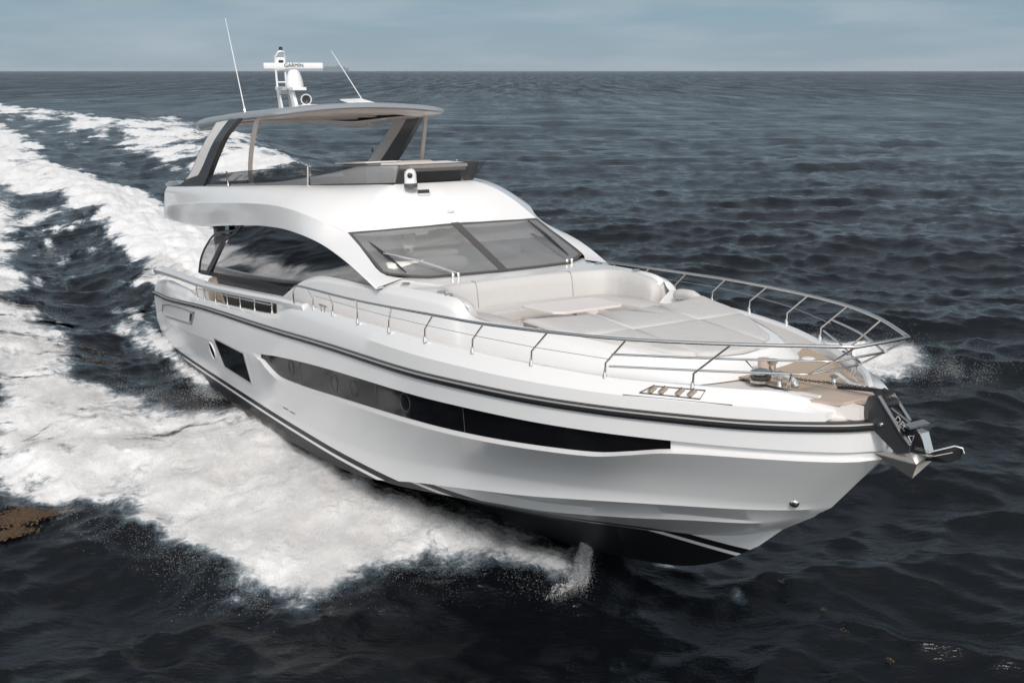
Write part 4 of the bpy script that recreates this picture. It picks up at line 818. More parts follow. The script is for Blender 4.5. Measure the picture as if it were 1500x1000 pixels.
for k in range(2):
    b = MB(); b.tube(A([(23.545, -.052, 3.655 - .018 * k), (23.655, -.052, 3.66 - .018 * k)]), .0022, 4); b.build('small_print', SEAM, anchor)
#SEA
# ------------------------------------------------------------------ noise for the sea
def vnoise(x, y, seed):
    """smooth value noise in [-1,1]"""
    xi, yi = np.floor(x).astype(np.int64), np.floor(y).astype(np.int64); fx, fy = x - xi, y - yi
    fx = fx * fx * fx * (fx * (fx * 6 - 15) + 10); fy = fy * fy * fy * (fy * (fy * 6 - 15) + 10)
    def h(a, b):
        n = (a * 374761393 + b * 668265263 + seed * 974711) & 0xFFFFFFFF; n = ((n ^ (n >> 13)) * 1274126177) & 0xFFFFFFFF
        return ((n ^ (n >> 16)) & 0xFFFF) / 32767.5 - 1
    a, b, c, d = h(xi, yi), h(xi + 1, yi), h(xi, yi + 1), h(xi + 1, yi + 1)
    return (a * (1 - fx) + b * fx) * (1 - fy) + (c * (1 - fx) + d * fx) * fy
def fbm(x, y, seed, oct=4, gain=.5):
    s, a, t = 0, 1, 0
    for o in range(oct):
        s = s + a * vnoise(x * 2 ** o + 17.3 * o, y * 2 ** o - 9.1 * o, seed + o); t += a; a *= gain
    return s / t
def ss(a, b, x): t = np.clip((x - a) / (b - a), 0, 1); return t * t * (3 - 2 * t)
# ship-plan coordinates: u forward from the transom, v to starboard
HD = np.array([.5046, -.86335]); SD = np.array([-.86335, -.5046]); OO = np.array(POS[:2])
def uv(x, y): dx, dy = x - OO[0], y - OO[1]; return dx * HD[0] + dy * HD[1], dx * SD[0] + dy * SD[1]
def sdf(px, py, poly):
    """signed distance to polygon, negative inside"""
    P = np.array(poly, float); d = np.full(px.shape, 1e9); sgn = np.ones(px.shape)
    for i in range(len(P)):
        a, b = P[i], P[i - 1]; ex, ey = b - a; wx, wy = px - a[0], py - a[1]
        t = np.clip((wx * ex + wy * ey) / (ex * ex + ey * ey), 0, 1); d = np.minimum(d, (wx - ex * t) ** 2 + (wy - ey * t) ** 2)
        c1, c2, c3 = py >= a[1], py < b[1], ex * wy > ey * wx
        sgn = np.where((c1 & c2 & c3) | (~c1 & ~c2 & ~c3), -sgn, sgn)
    return np.sqrt(d) * sgn
STB = [(17.6, -.2), (18.2, .5), (17.8, 1.0), (17.1, 1.5), (16.5, 2.1), (16.3, 2.9), (16.4, 3.6), (16.6, 4.2), (15.5, 5.0), (14.0, 5.2), (13.0, 5.5), (11.9, 5.9), (10.6, 6.3), (9.7, 7.1), (8.4, 7.8), (6.5, 8.0), (2, 8.1), (-6, 7.5), (-14, 7.5), (-26, 8.6), (-45, 12), (-80, 17), (-80, 12), (-52, 8), (-38, 3), (-30, 1.2),
       (-26, 3.4), (-18, 4.3), (-12, 4.9), (-6, 5.5), (-2, 5.2), (1.2, 5.3), (3.0, 4.7), (4.6, 3.8), (6.2, 3.1), (7.2, 2.2), (12, .8), (14, -.6), (17, -.6)]
WAKE = [(-1.2, 2.5), (-3, 2.4), (-7.5, 1.9), (-15, 1.3), (-29, .9), (-38, 2), (-60, 6), (-100, 8), (-160, 12), (-260, 18), (-260, -9), (-145, -4.6), (-106, -5.6), (-69, -3.6), (-51, -4.2), (-36, -5.2), (-24, -5.2), (-12, -4.0), (-1.2, -2.8)]
PORT = [(14, -.2), (14.5, -3), (13.5, -12), (12, -14.6), (9, -14), (4, -11.5), (-12, -12.5), (-25, -14), (-38, -16), (-52, -19.3), (-68, -23), (-86, -27.5), (-119, -30), (-150, -33), (-157, -29), (-135, -21), (-150, -18.5), (-183, -17), (-231, -12), (-300, -8), (-300, 2), (-160, -6.5), (-122, -8.0), (-98, -8.6), (-83, -9.2), (-71, -8.8), (-52, -8.2), (-40, -8), (-24, -7.8), (-10, -6.5), (2, -5), (8, -3)]
def foam_and_height(x, y):
    """foam cover 0..1 and raised water from the yacht's wave, at world x, y"""
    u, v = uv(x, y); f = np.zeros_like(x); h = np.zeros_like(x)
    m = (u > -300) & (u < 40) & (np.abs(v) < 90)
    uu, vv = u[m], v[m]; far = ss(20, -120, uu)
    soft = ss(10, -10, uu)
    wob = fbm(uu * .35, vv * .35, 3, 4) * (.75 + 2.2 * far) + fbm(uu * 1.6, vv * 1.6, 9, 3) * .30
    s1 = sdf(uu, vv, STB) + wob; s2 = sdf(uu, vv, WAKE) + wob; s3 = sdf(uu, vv, PORT) + wob * 1.5
    wd = .75 + 1.0 * far
    fs = ss(wd * 1.5, -1.5 * wd, s1); fw_ = ss(wd, -1.6 * wd, s2); fp = ss(wd * 1.4, -2.6 * wd, s3)
    patch = fbm(uu * .5, vv * .9, 91, 4); fs = fs * (.88 + .30 * np.clip(patch, -1, .35)); fs = fs * (1 - .05 * np.exp(-((uu - 15.3) / 2.2) ** 2) * ss(3.4, .5, vv))
    # ageing foam breaks up away from its source
    age = fbm(uu * .16, vv * .45, 21, 4)
    fs = fs * (1 - .34 * ss(-2, -14, uu) * (.55 + .8 * age)); fw_ = fw_ * (1 - .16 * ss(-10, -80, uu) * (1 + 1.6 * age)); fp = fp * (.88 - .62 * np.clip(age + .22, 0, 1) * ss(0, -30, uu))
    fp = np.maximum(fp, .93 * ss(1.35, .55, np.sqrt(((uu + 46 + (vv + 13.5) * 1.4) / 12) ** 2 + ((vv + 13.5 - (uu + 46) * .18) / 4.6) ** 2) + wob * .12))
    fp = np.maximum(fp, .80 * ss(1.5, .3, np.sqrt(((uu - 11.2) / 2.3) ** 2 + ((vv + 13.0) / 2.4) ** 2) + wob * .35))
    hug = np.exp(-((np.abs(vv) - 2.75) / .42) ** 2) * ss(7.5, 4, uu) * ss(-6, -1, uu) * .74
    pocket = ss(2.5, -1, sdf(uu, vv, [(6, 2.6), (4, 4), (1, 5.2), (-5, 5.4), (-14, 4.8), (-28, 3), (-32, 1), (-15, 1), (-3, 2.3), (3, 2.4)])) * .60
    core = np.exp(-(((uu + 7) / 5.5) ** 2 + ((vv - 4.0) / .75) ** 2)) + np.exp(-(((uu - 2.2) / 2.8) ** 2 + ((vv - 4.0) / .8) ** 2)); pocket = pocket * (1 - .42 * np.clip(core, 0, 1))
    lines = pocket * (.70 + .80 * np.clip(fbm(uu * .6, vv * 1.5, 31, 4) + .1, -0.3, 1))
    spk = ss(0, -30, uu) * ss(-30, -12, vv) * ss(30, 10, vv) * .22 * (1 + .8 * age)
    cr2 = np.exp(-((vv + 6.8) / 2.6) ** 2) * ss(-30, -60, uu) * .42; spk = np.maximum(spk, cr2 * (1 + age))
    lf = ss(1.0, -2.5, sdf(uu, vv, [(-26, 8.6), (-26, 3.6), (-34, 1.5), (-60, 3), (-100, 6), (-100, 20), (-45, 12)])) * .72 * (1 + .5 * age); spk = np.maximum(spk, lf)
    F_ = np.maximum.reduce([fs, fw_, fp * .97, hug, lines, spk])
    # heights
    H_ = np.zeros_like(uu)
    # thrown sheet along both sides of the forebody
    for sg, amp in ((1, 1.0), (-1, .9)):
        q = vv * sg; yk = np.interp(uu, [-2, 4, 8, 11.6, 14.5, 17, 18.3], [2.6, 2.6, 2.55, 2.3, 1.6, .5, 0])
        dd = q - yk; ax = np.interp(uu, [2, 6, 9, 12, 15, 17, 18.2], [0, .12, .42, .50, .48, .36, 0])
        H_ += amp * ax * ss(-.6, .15, dd) * np.exp(-np.clip(dd, 0, 99) / 1.9) * (ss(1.3, -.3, s1) if sg > 0 else 1)
        o = np.interp(uu, [-80, -38, -12, 2, 8, 14, 16], [20, 12 if sg > 0 else 15, 10 if sg > 0 else 11.5, 9.5, 6.8, 4.6, 2]); hh = np.interp(uu, [-90, -52, -38, -12, 2, 7, 11, 17], [.8, 1.3, 1.4, .9, .35, .12, 0, 0])
        H_ += hh * np.exp(-((q - o + 1.2) / (1.1 + .05 * np.abs(uu - 15))) ** 2)
    # trough beside the stern and the rooster ridge behind it
    H_ -= .28 * np.exp(-((vv - 3.7) / 1.3) ** 2) * ss(6, 1, uu) * ss(-30, -6, uu)
    H_ -= .30 * np.exp(-((vv + 6.5) / 2.0) ** 2) * ss(0, -8, uu) * ss(-120, -40, uu)
    H_ += .75 * np.exp(-((vv + .8) / 2.3) ** 2) * ss(-1.5, -9, uu) * ss(-90, -25, uu)
    # turbulence of white water
    tb = fbm(uu * .9, vv * .9, 51, 5, .55); rg = 1 - np.abs(fbm(uu * 1.9, vv * 1.9, 77, 4, .6)) * 2
    H_ += F_ * (tb * .30 + rg * .03) * np.interp(uu, [-200, -40, 0, 20], [1.3, 1.3, 1.0, .8])
    # under the hull keep the water below the bottom
    ins = ss(.0, -.5, np.abs(vv) - np.interp(uu, [-1.2, 0, 10, 15, 17, 20], [2.55, 2.55, 2.35, 1.3, .0, -.6])) * ss(-1.4, -.9, uu)
    H_ = H_ * (1 - ins) - ins * .25
    f[m] = np.clip(F_, 0, 1) ; h[m] = H_
    # whitecaps here and there
    for (cx, cy, a, b) in ((-125.5, 426, 5, 3), (17.3, 411, 4, 4), (20.3, 54.9, .35, .35), (-58.5, 181.4, 5.5, 3.0), (75.5, 315, 6, 5), (78.6, 292, 3, 4), (-62, 178, 4, 2), (16.9, 58.6, .25, .3), (60, 215, 2, 2), (-20, 300, 3, 3), (34, 150, 1, 1), (150, 420, 5, 5), (-95, 290, 3, 2), (110, 260, 2, 2.5), (2.4, 14.75, .55, .22), (3.3, 13.8, .25, .5), (28, 120, 1, 1), (45, 190, 1.5, 1.5), (5, 240, 2, 2), (-8, 180, 1.5, 1.2)):
        r = ((x - cx) / a) ** 2 + ((y - cy) / b) ** 2; k = r < 6; f[k] = np.maximum(f[k], np.exp(-r[k] * 1.6) * .62)
    return f, h
# ------------------------------------------------------------------ waves
wv = []
wr = np.random.default_rng(5)
for i in range(84):
    lam = 38 * (0.42 / 38) ** (i / 83.0) * wr.uniform(.9, 1.1); th = rad(-100 if i % 3 else -64) + wr.normal(0, .30 if lam > 3 else (.42 if lam > 1.2 else .7))
    amp = .0088 * lam ** (.95 if lam < 2.4 else .22) * (1 if lam < 2.4 else 2.4 ** .73) * wr.uniform(.6, 1.35)
    wv.append((2 * math.pi / lam, math.cos(th), math.sin(th), amp, wr.uniform(0, 6.283), lam))
def waves(x, y, cell):
    z = np.zeros_like(x); dx = np.zeros_like(x); dy = np.zeros_like(x)
    gx = 1 + .35 * fbm(x * .03, y * .03, 41, 2)
    for k, cx, cy, a, ph, lam in wv:
        wgt = ss(.5, 1.6, lam / cell); m = wgt > 0
        if not m.any(): continue
        aa = a * wgt[m] * (gx[m] if lam < 8 else 1); p = k * (x[m] * cx + y[m] * cy) + ph
        c, s = np.cos(p), np.sin(p); z[m] += aa * c; q = 1.0 if lam > 1.2 else .7
        dx[m] -= q * aa * cx * s; dy[m] -= q * aa * cy * s
    return z, dx, dy
H0 = 7.6
rr_ = [H0 / t for t in np.linspace(H0 / 5.5, H0 / 520, 1350)] + list(np.geomspace(535, 26000, 90)); rr_ = np.array([.3, 2.0, 4.0] + rr_)
thf = np.linspace(-33, 33, 900); ths = np.r_[np.linspace(-180, -33.6, 110), thf, np.linspace(33.6, 180, 110)[:-1]]
TH = np.radians(ths); RR, TT = np.meshgrid(rr_, TH, indexing='ij')
X = RR * np.sin(TT); Y = RR * np.cos(TT)
drr = np.gradient(rr_); dth = np.gradient(TH); cell = np.maximum(np.minimum(drr[:, None], 12), RR * np.abs(dth)[None, :] * .8)
Z, DX, DY = waves(X.ravel(), Y.ravel(), cell.ravel())
FM, HW = foam_and_height(X.ravel(), Y.ravel())
calm = 1 - .55 * FM
Zs = Z * calm + HW; Xs = X.ravel() + DX * calm; Ys = Y.ravel() + DY * calm
V = np.stack([Xs, Ys, Zs], 1)
nr_, nc_ = X.shape
i_, j_ = np.meshgrid(np.arange(nr_ - 1), np.arange(nc_), indexing='ij'); jn = (j_ + 1) % nc_
Q = np.stack([i_ * nc_ + j_, i_ * nc_ + jn, (i_ + 1) * nc_ + jn, (i_ + 1) * nc_ + j_], -1).reshape(-1, 4)[:, ::-1]
me = bpy.data.meshes.new('sea'); me.vertices.add(len(V)); me.vertices.foreach_set('co', V.ravel().astype(np.float32))
me.loops.add(Q.size); me.loops.foreach_set('vertex_index', Q.ravel().astype(np.int32)); me.polygons.add(len(Q))
me.polygons.foreach_set('loop_start', np.arange(0, Q.size, 4, dtype=np.int32)); me.polygons.foreach_set('loop_total', np.full(len(Q), 4, np.int32))
me.update(calc_edges=True); me.polygons.foreach_set('use_smooth', np.ones(len(Q), bool))
at = me.attributes.new('foam', 'FLOAT', 'POINT'); at.data.foreach_set('value', FM.astype(np.float32))
sea = link(bpy.data.objects.new('sea', me)); tag(sea, 'dark grey blue open sea with the white wake of the yacht', 'sea', kind='structure')

def sea_material():
    m = bpy.data.materials.new('sea_water_and_foam'); m.use_nodes = True
    n, l = m.node_tree.nodes, m.node_tree.links; n.clear()
    def nd(t, **kw):
        q = n.new(t)
        for k, v in kw.items(): setattr(q, k, v)
        return q
    def mth(op, a=None, b=None, c=None, clamp=False):
        q = nd('ShaderNodeMath', operation=op, use_clamp=clamp)
        for i, v in enumerate((a, b, c)):
            if v is None: continue
            if isinstance(v, (int, float)): q.inputs[i].default_value = v
            else: l.new(v, q.inputs[i])
        return q.outputs[0]
    def noise(scale, det, rough, vec, dist=0):
        q = nd('ShaderNodeTexNoise'); q.inputs['Scale'].default_value = scale; q.inputs['Detail'].default_value = det; q.inputs['Roughness'].default_value = rough; q.inputs['Distortion'].default_value = dist
        l.new(vec, q.inputs['Vector']); return q.outputs[0]
    tc = nd('ShaderNodeTexCoord'); P = tc.outputs['Object']
    at = nd('ShaderNodeAttribute', attribute_name='foam'); F = at.outputs['Fac']
    rot = nd('ShaderNodeMapping'); rot.inputs['Rotation'].default_value = (0, 0, rad(60)); rot.inputs['Scale'].default_value = (.45, 1.5, 1); l.new(P, rot.inputs[0])   # streaks along the track
    big = noise(.55, 6, .62, rot.outputs[0], .4); fine = noise(3.2, 8, .68, P, .6); cells = noise(9.0, 4, .7, P, .3)
    nn = mth('ADD', mth('MULTIPLY', big, .46), mth('ADD', mth('MULTIPLY', fine, .36), mth('MULTIPLY', cells, .18)))
    # cover: noise below a level that rises with the foam attribute
    nn = mth('MULTIPLY_ADD', nn, 1.5, -.25); lev = mth('MULTIPLY_ADD', F, .90, -.04)
    cov = nd('ShaderNodeMapRange', interpolation_type='SMOOTHSTEP'); l.new(mth('SUBTRACT', lev, nn), cov.inputs[0]); cov.inputs[1].default_value = -.05; cov.inputs[2].default_value = .17
    K = cov.outputs[0]
    # water
    wave = nd('ShaderNodeMapping'); wave.inputs['Rotation'].default_value = (0, 0, rad(8)); wave.inputs['Scale'].default_value = (.55, 1.25, 1); l.new(P, wave.inputs[0])
    b1 = noise(3.0, 6, .62, wave.outputs[0], .15); b2 = noise(11, 3, .6, wave.outputs[0], .1)
    dist = nd('ShaderNodeVectorMath', operation='LENGTH'); l.new(P, dist.inputs[0])
    farf = nd('ShaderNodeMapRange'); l.new(dist.outputs['Value'], farf.inputs[0]); farf.inputs[1].default_value = 40; farf.inputs[2].default_value = 420
    b3 = noise(.30, 7, .60, wave.outputs[0], .25); b4 = noise(.07, 4, .55, wave.outputs[0], .2); gm = nd('ShaderNodeMapping'); gm.inputs['Scale'].default_value = (.16, .013, 1); l.new(P, gm.inputs[0]); gst = noise(1.0, 7, .72, gm.outputs[0], .1)
    hgt = mth('ADD', mth('MULTIPLY', b1, .045), mth('ADD', mth('MULTIPLY', b2, .004), mth('ADD', mth('MULTIPLY', b3, mth('MULTIPLY', mth('MULTIPLY_ADD', gst, 2.6, -.5), mth('MULTIPLY_ADD', farf.outputs[0], 2.3, .07))), mth('MULTIPLY', b4, mth('MULTIPLY', farf.outputs[0], 4.0)))))
    bp = nd('ShaderNodeBump'); bp.inputs['Strength'].default_value = 1.0; bp.inputs['Distance'].default_value = 1.0; l.new(hgt, bp.inputs['Height'])
    wt = nd('ShaderNodeBsdfPrincipled'); wt.inputs['Base Color'].default_value = (.0035, .0045, .0062, 1); rg_ = mth('MULTIPLY', farf.outputs[0], mth('MULTIPLY_ADD', gst, 1.0, -.31)); l.new(mth('ADD', rg_, .08, clamp=True), wt.inputs['Roughness']); wt.inputs['IOR'].default_value = 1.333; l.new(bp.outputs[0], wt.inputs['Normal'])
    # aerated water around the foam goes pale blue-green
    aer = nd('ShaderNodeMapRange', interpolation_type='SMOOTHSTEP'); l.new(mth('SUBTRACT', lev, nn), aer.inputs[0]); aer.inputs[1].default_value = -.20; aer.inputs[2].default_value = .05
    mc = nd('ShaderNodeMixRGB'); mc.inputs[1].default_value = (.0035, .0045, .0062, 1); mc.inputs[2].default_value = (.085, .12, .145, 1); l.new(mth('MULTIPLY', aer.outputs[0], mth('MULTIPLY', F, 1.2, clamp=True)), mc.inputs[0]); l.new(mc.outputs[0], wt.inputs['Base Color'])
    # foam
    fb = nd('ShaderNodeBump'); fb.inputs['Strength'].default_value = .5; fb.inputs['Distance'].default_value = .13; l.new(mth('ADD', fine, mth('ADD', mth('MULTIPLY', cells, .35), mth('MULTIPLY', big, .6))), fb.inputs['Height'])
    fo = nd('ShaderNodeBsdfPrincipled'); fo.inputs['Roughness'].default_value = .85; fo.inputs['Specular IOR Level'].default_value = .2; l.new(fb.outputs[0], fo.inputs['Normal'])
    fcol = nd('ShaderNodeMixRGB'); fcol.inputs[1].default_value = (.42, .45, .47, 1); fcol.inputs[2].default_value = (.80, .79, .78, 1); l.new(mth('POWER', K, 1.5), fcol.inputs[0]); l.new(fcol.outputs[0], fo.inputs['Base Color'])
    mixs = nd('ShaderNodeMixShader'); l.new(K, mixs.inputs[0]); l.new(wt.outputs[0], mixs.inputs[1]); l.new(fo.outputs[0], mixs.inputs[2])
    o = nd('ShaderNodeOutputMaterial'); l.new(mixs.outputs[0], o.inputs[0]); return m
me.materials.append(sea_material())

# ------------------------------------------------------------------ spray: droplets thrown up along the edges of the white water
def spray_mesh(name, P, R, m, label=None):
    n = len(P); t = np.array([(1, 1, 1), (-1, -1, 1), (-1, 1, -1), (1, -1, -1)]) / 1.6
    q = RNG.normal(size=(n, 3, 3)); q, _ = np.linalg.qr(q); V = (P[:, None, :] + np.einsum('nij,kj->nki', q, t) * R[:, None, None]).reshape(-1, 3)
    Fc = (np.arange(n)[:, None, None] * 4 + np.array([(0, 1, 2), (0, 3, 1), (0, 2, 3), (1, 3, 2)])[None]).reshape(-1, 3)
    me = bpy.data.meshes.new(name); me.vertices.add(len(V)); me.vertices.foreach_set('co', V.ravel().astype(np.float32)); me.loops.add(Fc.size); me.loops.foreach_set('vertex_index', Fc.ravel().astype(np.int32))
    me.polygons.add(len(Fc)); me.polygons.foreach_set('loop_start', np.arange(0, Fc.size, 3, dtype=np.int32)); me.polygons.foreach_set('loop_total', np.full(len(Fc), 3, np.int32)); me.update(calc_edges=True)
    me.polygons.foreach_set('use_smooth', np.ones(len(Fc), bool)); me.materials.append(m); o = link(bpy.data.objects.new(name, me)); tag(o, 'fine white droplets thrown up around the yacht', 'spray', kind='stuff'); return o
SPM = bpy.data.materials.new('spray_white'); SPM.use_nodes = True
_b = SPM.node_tree.nodes['Principled BSDF']; _b.inputs['Base Color'].default_value = (.74, .73, .72, 1); _b.inputs['Roughness'].default_value = .6; _b.inputs['Alpha'].default_value = .75
def from_uv(u, v): return OO[0] + u * HD[0] + v * SD[0], OO[1] + u * HD[1] + v * SD[1]
def scatter(n, cu, cv, su, sv, zb, zs, r0, r1, clump=.35):
    """droplets around a polyline cu(t),cv(t); clumped"""
    t = RNG.uniform(0, 1, n); k = np.linspace(0, 1, len(cu)); u = np.interp(t, k, cu); v = np.interp(t, k, cv); s1 = np.interp(t, k, su); s2 = np.interp(t, k, sv)
    u = u + RNG.normal(0, 1, n) * s1; v = v + RNG.normal(0, 1, n) * s2
    keep = (fbm(u * 2.2, v * 2.2, 61, 4) * 1.6 + RNG.uniform(-.25, .25, n)) > -clump + .25; u, v, t = u[keep], v[keep], t[keep]
    x, y = from_uv(u, v); z0 = foam_and_height(x, y)[1]; z = np.interp(t, k, zb) + z0 + np.abs(RNG.normal(0, 1, len(u))) * np.interp(t, k, zs)
    return np.stack([x, y, z], 1), np.exp(RNG.uniform(math.log(r0), math.log(r1), len(u)))
sp = []
sp.append(scatter(26000, [18, 17.2, 16, 15.8, 16.3, 15.3, 13.5, 12, 10.5, 9, 6, 0], [.4, .95, 1.6, 2.7, 4.1, 5.1, 5.4, 5.9, 6.4, 7.6, 9.6, 14], [.25] * 12, [.22, .22, .25, .3, .35, .4, .4, .4, .4, .5, .6, .8], [0] * 12, [.10, .12, .14, .16, .22, .22, .2, .2, .2, .2, .2, .2], .0014, .0058))
sp.append(scatter(22000, [17, 15, 12, 9, 6], [1.2, 2.4, 3.6, 4.4, 5.0], [.6] * 5, [.5, .8, 1.1, 1.3, 1.5], [.0] * 5, [.12, .22, .26, .25, .2], .0012, .005))
sp.append(scatter(14000, [7, 4, 1, -3, -8], [3.4, 4.4, 5.2, 5.3, 5.2], [.6] * 5, [.45] * 5, [0] * 5, [.06] * 5, .0018, .006))
sp.append(scatter(12000, [6, 3, 0, -2], [2.8, 2.9, 2.95, 2.7], [.4] * 4, [.18] * 4, [0] * 4, [.05] * 4, .003, .009))
sp.append(scatter(46000, [13.6, 12.6, 11, 9, 6], [-14.5, -13.5, -12.2, -10.5, -7.5], [.5] * 5, [.9, 1.0, 1.0, 1.1, 1.3], [0.0, .05, .1, .1, .1], [.15, .26, .34, .4, .4], .002, .0075, .1))
jp = resample(crom([(17.35, -.15, .62), (17.6, .15, .50), (17.85, .38, .30), (18.0, .60, .12), (17.9, .85, .0)], 6), 200); jt = RNG.uniform(0, 1, 15000); jk = (jt * 199).astype(int); jq = jp[jk] + RNG.normal(0, 1, (15000, 3)) * (.035 + .085 * jt[:, None] ** 1.5) * [1, 1, .8]
_x, _y = from_uv(jq[:, 0], jq[:, 1]); sp.append((np.stack([_x, _y, jq[:, 2]], 1), np.exp(RNG.uniform(math.log(.0018), math.log(.006), 15000))))
Pp = np.concatenate([a for a, _ in sp]); Rp = np.concatenate([b for _, b in sp])
spray_mesh('sea_spray', Pp, Rp, SPM)
# the jet peeling off the forefoot
def jet(name, path, wid, hgt_, seed, m):
    P = resample(crom(path, 8), 60); q = []
    for i, p in enumerate(P):
        t = i / 59; w_ = np.interp(t, [0, .15, .6, 1], [.03, .08, wid, wid * 1.2]); R = []
        for a in np.linspace(0, 2 * math.pi, 22)[:-1]:
            nz = float(fbm(np.array([a * 1.9 + 3]), np.array([t * 9.0]), seed, 4)[0]); r = w_ * (1 + 1.3 * nz); R.append(p + np.array([math.cos(a) * r * .8, math.cos(a) * r * .35, math.sin(a) * r]))
        q.append(R)
    b = MB(); b.grid(q, close_v=True); return b.build(name, m, None, 80)

# veils of fine spray hanging over the white water: thin torn layers
def veil_material():
    m = bpy.data.materials.new('fine_spray'); m.use_nodes = True; n, l = m.node_tree.nodes, m.node_tree.links; n.clear()
    def mt(op, a, b=None, c=None, cl=False):
        q = n.new('ShaderNodeMath'); q.operation = op; q.use_clamp = cl
        for i, v in enumerate((a, b, c)):
            if v is None: continue
            if isinstance(v, (int, float)): q.inputs[i].default_value = v
            else: l.new(v, q.inputs[i])
        return q.outputs[0]
    tc = n.new('ShaderNodeTexCoord'); at = n.new('ShaderNodeAttribute'); at.attribute_name = 'cover'
    def nz(sc, det, ro, di=0):
        q = n.new('ShaderNodeTexNoise'); q.inputs['Scale'].default_value = sc; q.inputs['Detail'].default_value = det; q.inputs['Roughness'].default_value = ro; q.inputs['Distortion'].default_value = di; l.new(tc.outputs['Object'], q.inputs['Vector']); return q.outputs[0]
    a, b, c = nz(.9, 5, .6, .5), nz(4.5, 8, .72, .4), nz(26, 4, .75)
    k = mt('ADD', mt('MULTIPLY', a, .42), mt('ADD', mt('MULTIPLY', b, .34), mt('MULTIPLY', c, .24))); k = mt('MULTIPLY_ADD', k, 1.7, -.35)
    mr = n.new('ShaderNodeMapRange'); mr.interpolation_type = 'SMOOTHSTEP'; mr.inputs[1].default_value = -.06; mr.inputs[2].default_value = .36; mr.inputs[4].default_value = .38
    l.new(mt('SUBTRACT', mt('MULTIPLY_ADD', at.outputs['Fac'], .72, .10), k), mr.inputs[0])
    df = n.new('ShaderNodeBsdfDiffuse'); df.inputs[0].default_value = (.86, .85, .84, 1); tl = n.new('ShaderNodeBsdfTranslucent'); tl.inputs[0].default_value = (.86, .85, .84, 1)
    mm = n.new('ShaderNodeMixShader'); mm.inputs[0].default_value = .45; l.new(df.outputs[0], mm.inputs[1]); l.new(tl.outputs[0], mm.inputs[2])
    tr = n.new('ShaderNodeBsdfTransparent'); x = n.new('ShaderNodeMixShader'); l.new(mr.outputs[0], x.inputs[0]); l.new(tr.outputs[0], x.inputs[1]); l.new(mm.outputs[0], x.inputs[2])
    o = n.new('ShaderNodeOutputMaterial'); l.new(x.outputs[0], o.inputs[0]); return m
VM = veil_material()
def veil(name, u0, u1, v0, v1, stp, layers, lift, gain=1.0):
    U, Vv = np.meshgrid(np.arange(u0, u1, stp), np.arange(v0, v1, stp), indexing='ij'); nu, nv = U.shape; u, v = U.ravel(), Vv.ravel(); x, y = from_uv(u, v)
    F, h = foam_and_height(x, y); z, dx, dy = waves(x, y, np.full(len(x), .05)); cm = 1 - .55 * F
    AV, AF, AC = [], [], []
    for L_ in range(layers):
        t = (L_ + 1) / layers; puff = .5 + .9 * np.clip(fbm(u * .8 + 3 * L_, v * .8, 131 + L_, 4) + .2, 0, 1)
        zz = z * cm + h + lift * t * puff * (.15 + .85 * F) + .015; cov = np.clip(F * gain * (1.04 - .62 * t), 0, 1) * ss(.28, .68, F)
        keep = cov > .10; kk = keep.reshape(nu, nv); q = kk[:-1, :-1] | kk[1:, :-1] | kk[:-1, 1:] | kk[1:, 1:]; ii, jj = np.nonzero(q); b0 = len(u) * L_
        AF.append(np.stack([ii * nv + jj, (ii + 1) * nv + jj, (ii + 1) * nv + jj + 1, ii * nv + jj + 1], 1) + b0); AV.append(np.stack([x + dx * cm, y + dy * cm, zz], 1)); AC.append(cov)
    V, F4, Cv = np.concatenate(AV), np.concatenate(AF), np.concatenate(AC); used, inv = np.unique(F4, return_inverse=True); V, Cv, F4 = V[used], Cv[used], inv.reshape(F4.shape)
    me = bpy.data.meshes.new(name); me.vertices.add(len(V)); me.vertices.foreach_set('co', V.ravel().astype(np.float32)); me.loops.add(F4.size); me.loops.foreach_set('vertex_index', F4.ravel().astype(np.int32)); me.polygons.add(len(F4))
    me.polygons.foreach_set('loop_start', np.arange(0, F4.size, 4, dtype=np.int32)); me.polygons.foreach_set('loop_total', np.full(len(F4), 4, np.int32)); me.update(calc_edges=True); me.polygons.foreach_set('use_smooth', np.ones(len(F4), bool))
    a = me.attributes.new('cover', 'FLOAT', 'POINT'); a.data.foreach_set('value', Cv.astype(np.float32)); me.materials.append(VM); o = link(bpy.data.objects.new(name, me)); tag(o, 'torn veil of white mist over the bow wave', 'spray', kind='stuff'); return o
veil('spray_mist', -12, 18.6, .2, 10, .07, 6, .42)
veil('spray_mist', 4, 14.5, -16.5, -8, .09, 5, .55, 1.0)

JM = bpy.data.materials.new('water_jet'); JM.use_nodes = True; _j = JM.node_tree.nodes['Principled BSDF']; _j.inputs['Base Color'].default_value = (.74, .73, .72, 1); _j.inputs['Roughness'].default_value = 1.0; _j.inputs['Specular IOR Level'].default_value = .05; _t = JM.node_tree
_tc = _t.nodes.new('ShaderNodeTexCoord'); _n = _t.nodes.new('ShaderNodeTexNoise'); _n.inputs['Scale'].default_value = 22; _n.inputs['Detail'].default_value = 6; _n.inputs['Roughness'].default_value = .75; _t.links.new(_tc.outputs['Object'], _n.inputs['Vector'])
_m = _t.nodes.new('ShaderNodeMapRange'); _m.inputs[1].default_value = .45; _m.inputs[2].default_value = .75; _m.inputs[4].default_value = .75; _t.links.new(_n.outputs[0], _m.inputs[0]); _t.links.new(_m.outputs[0], _j.inputs['Alpha'])
def wpt(u, v, z): x, y = from_uv(u, v); return (x, y, z)
tag(jet('bow_splash', [wpt(17.35, -.15, .62), wpt(17.6, .15, .50), wpt(17.85, .38, .30), wpt(18.0, .60, .12), wpt(17.9, .8, .0)], .16, .3, 5, JM), 'white jet of water peeling off the forefoot', 'spray', kind='stuff')

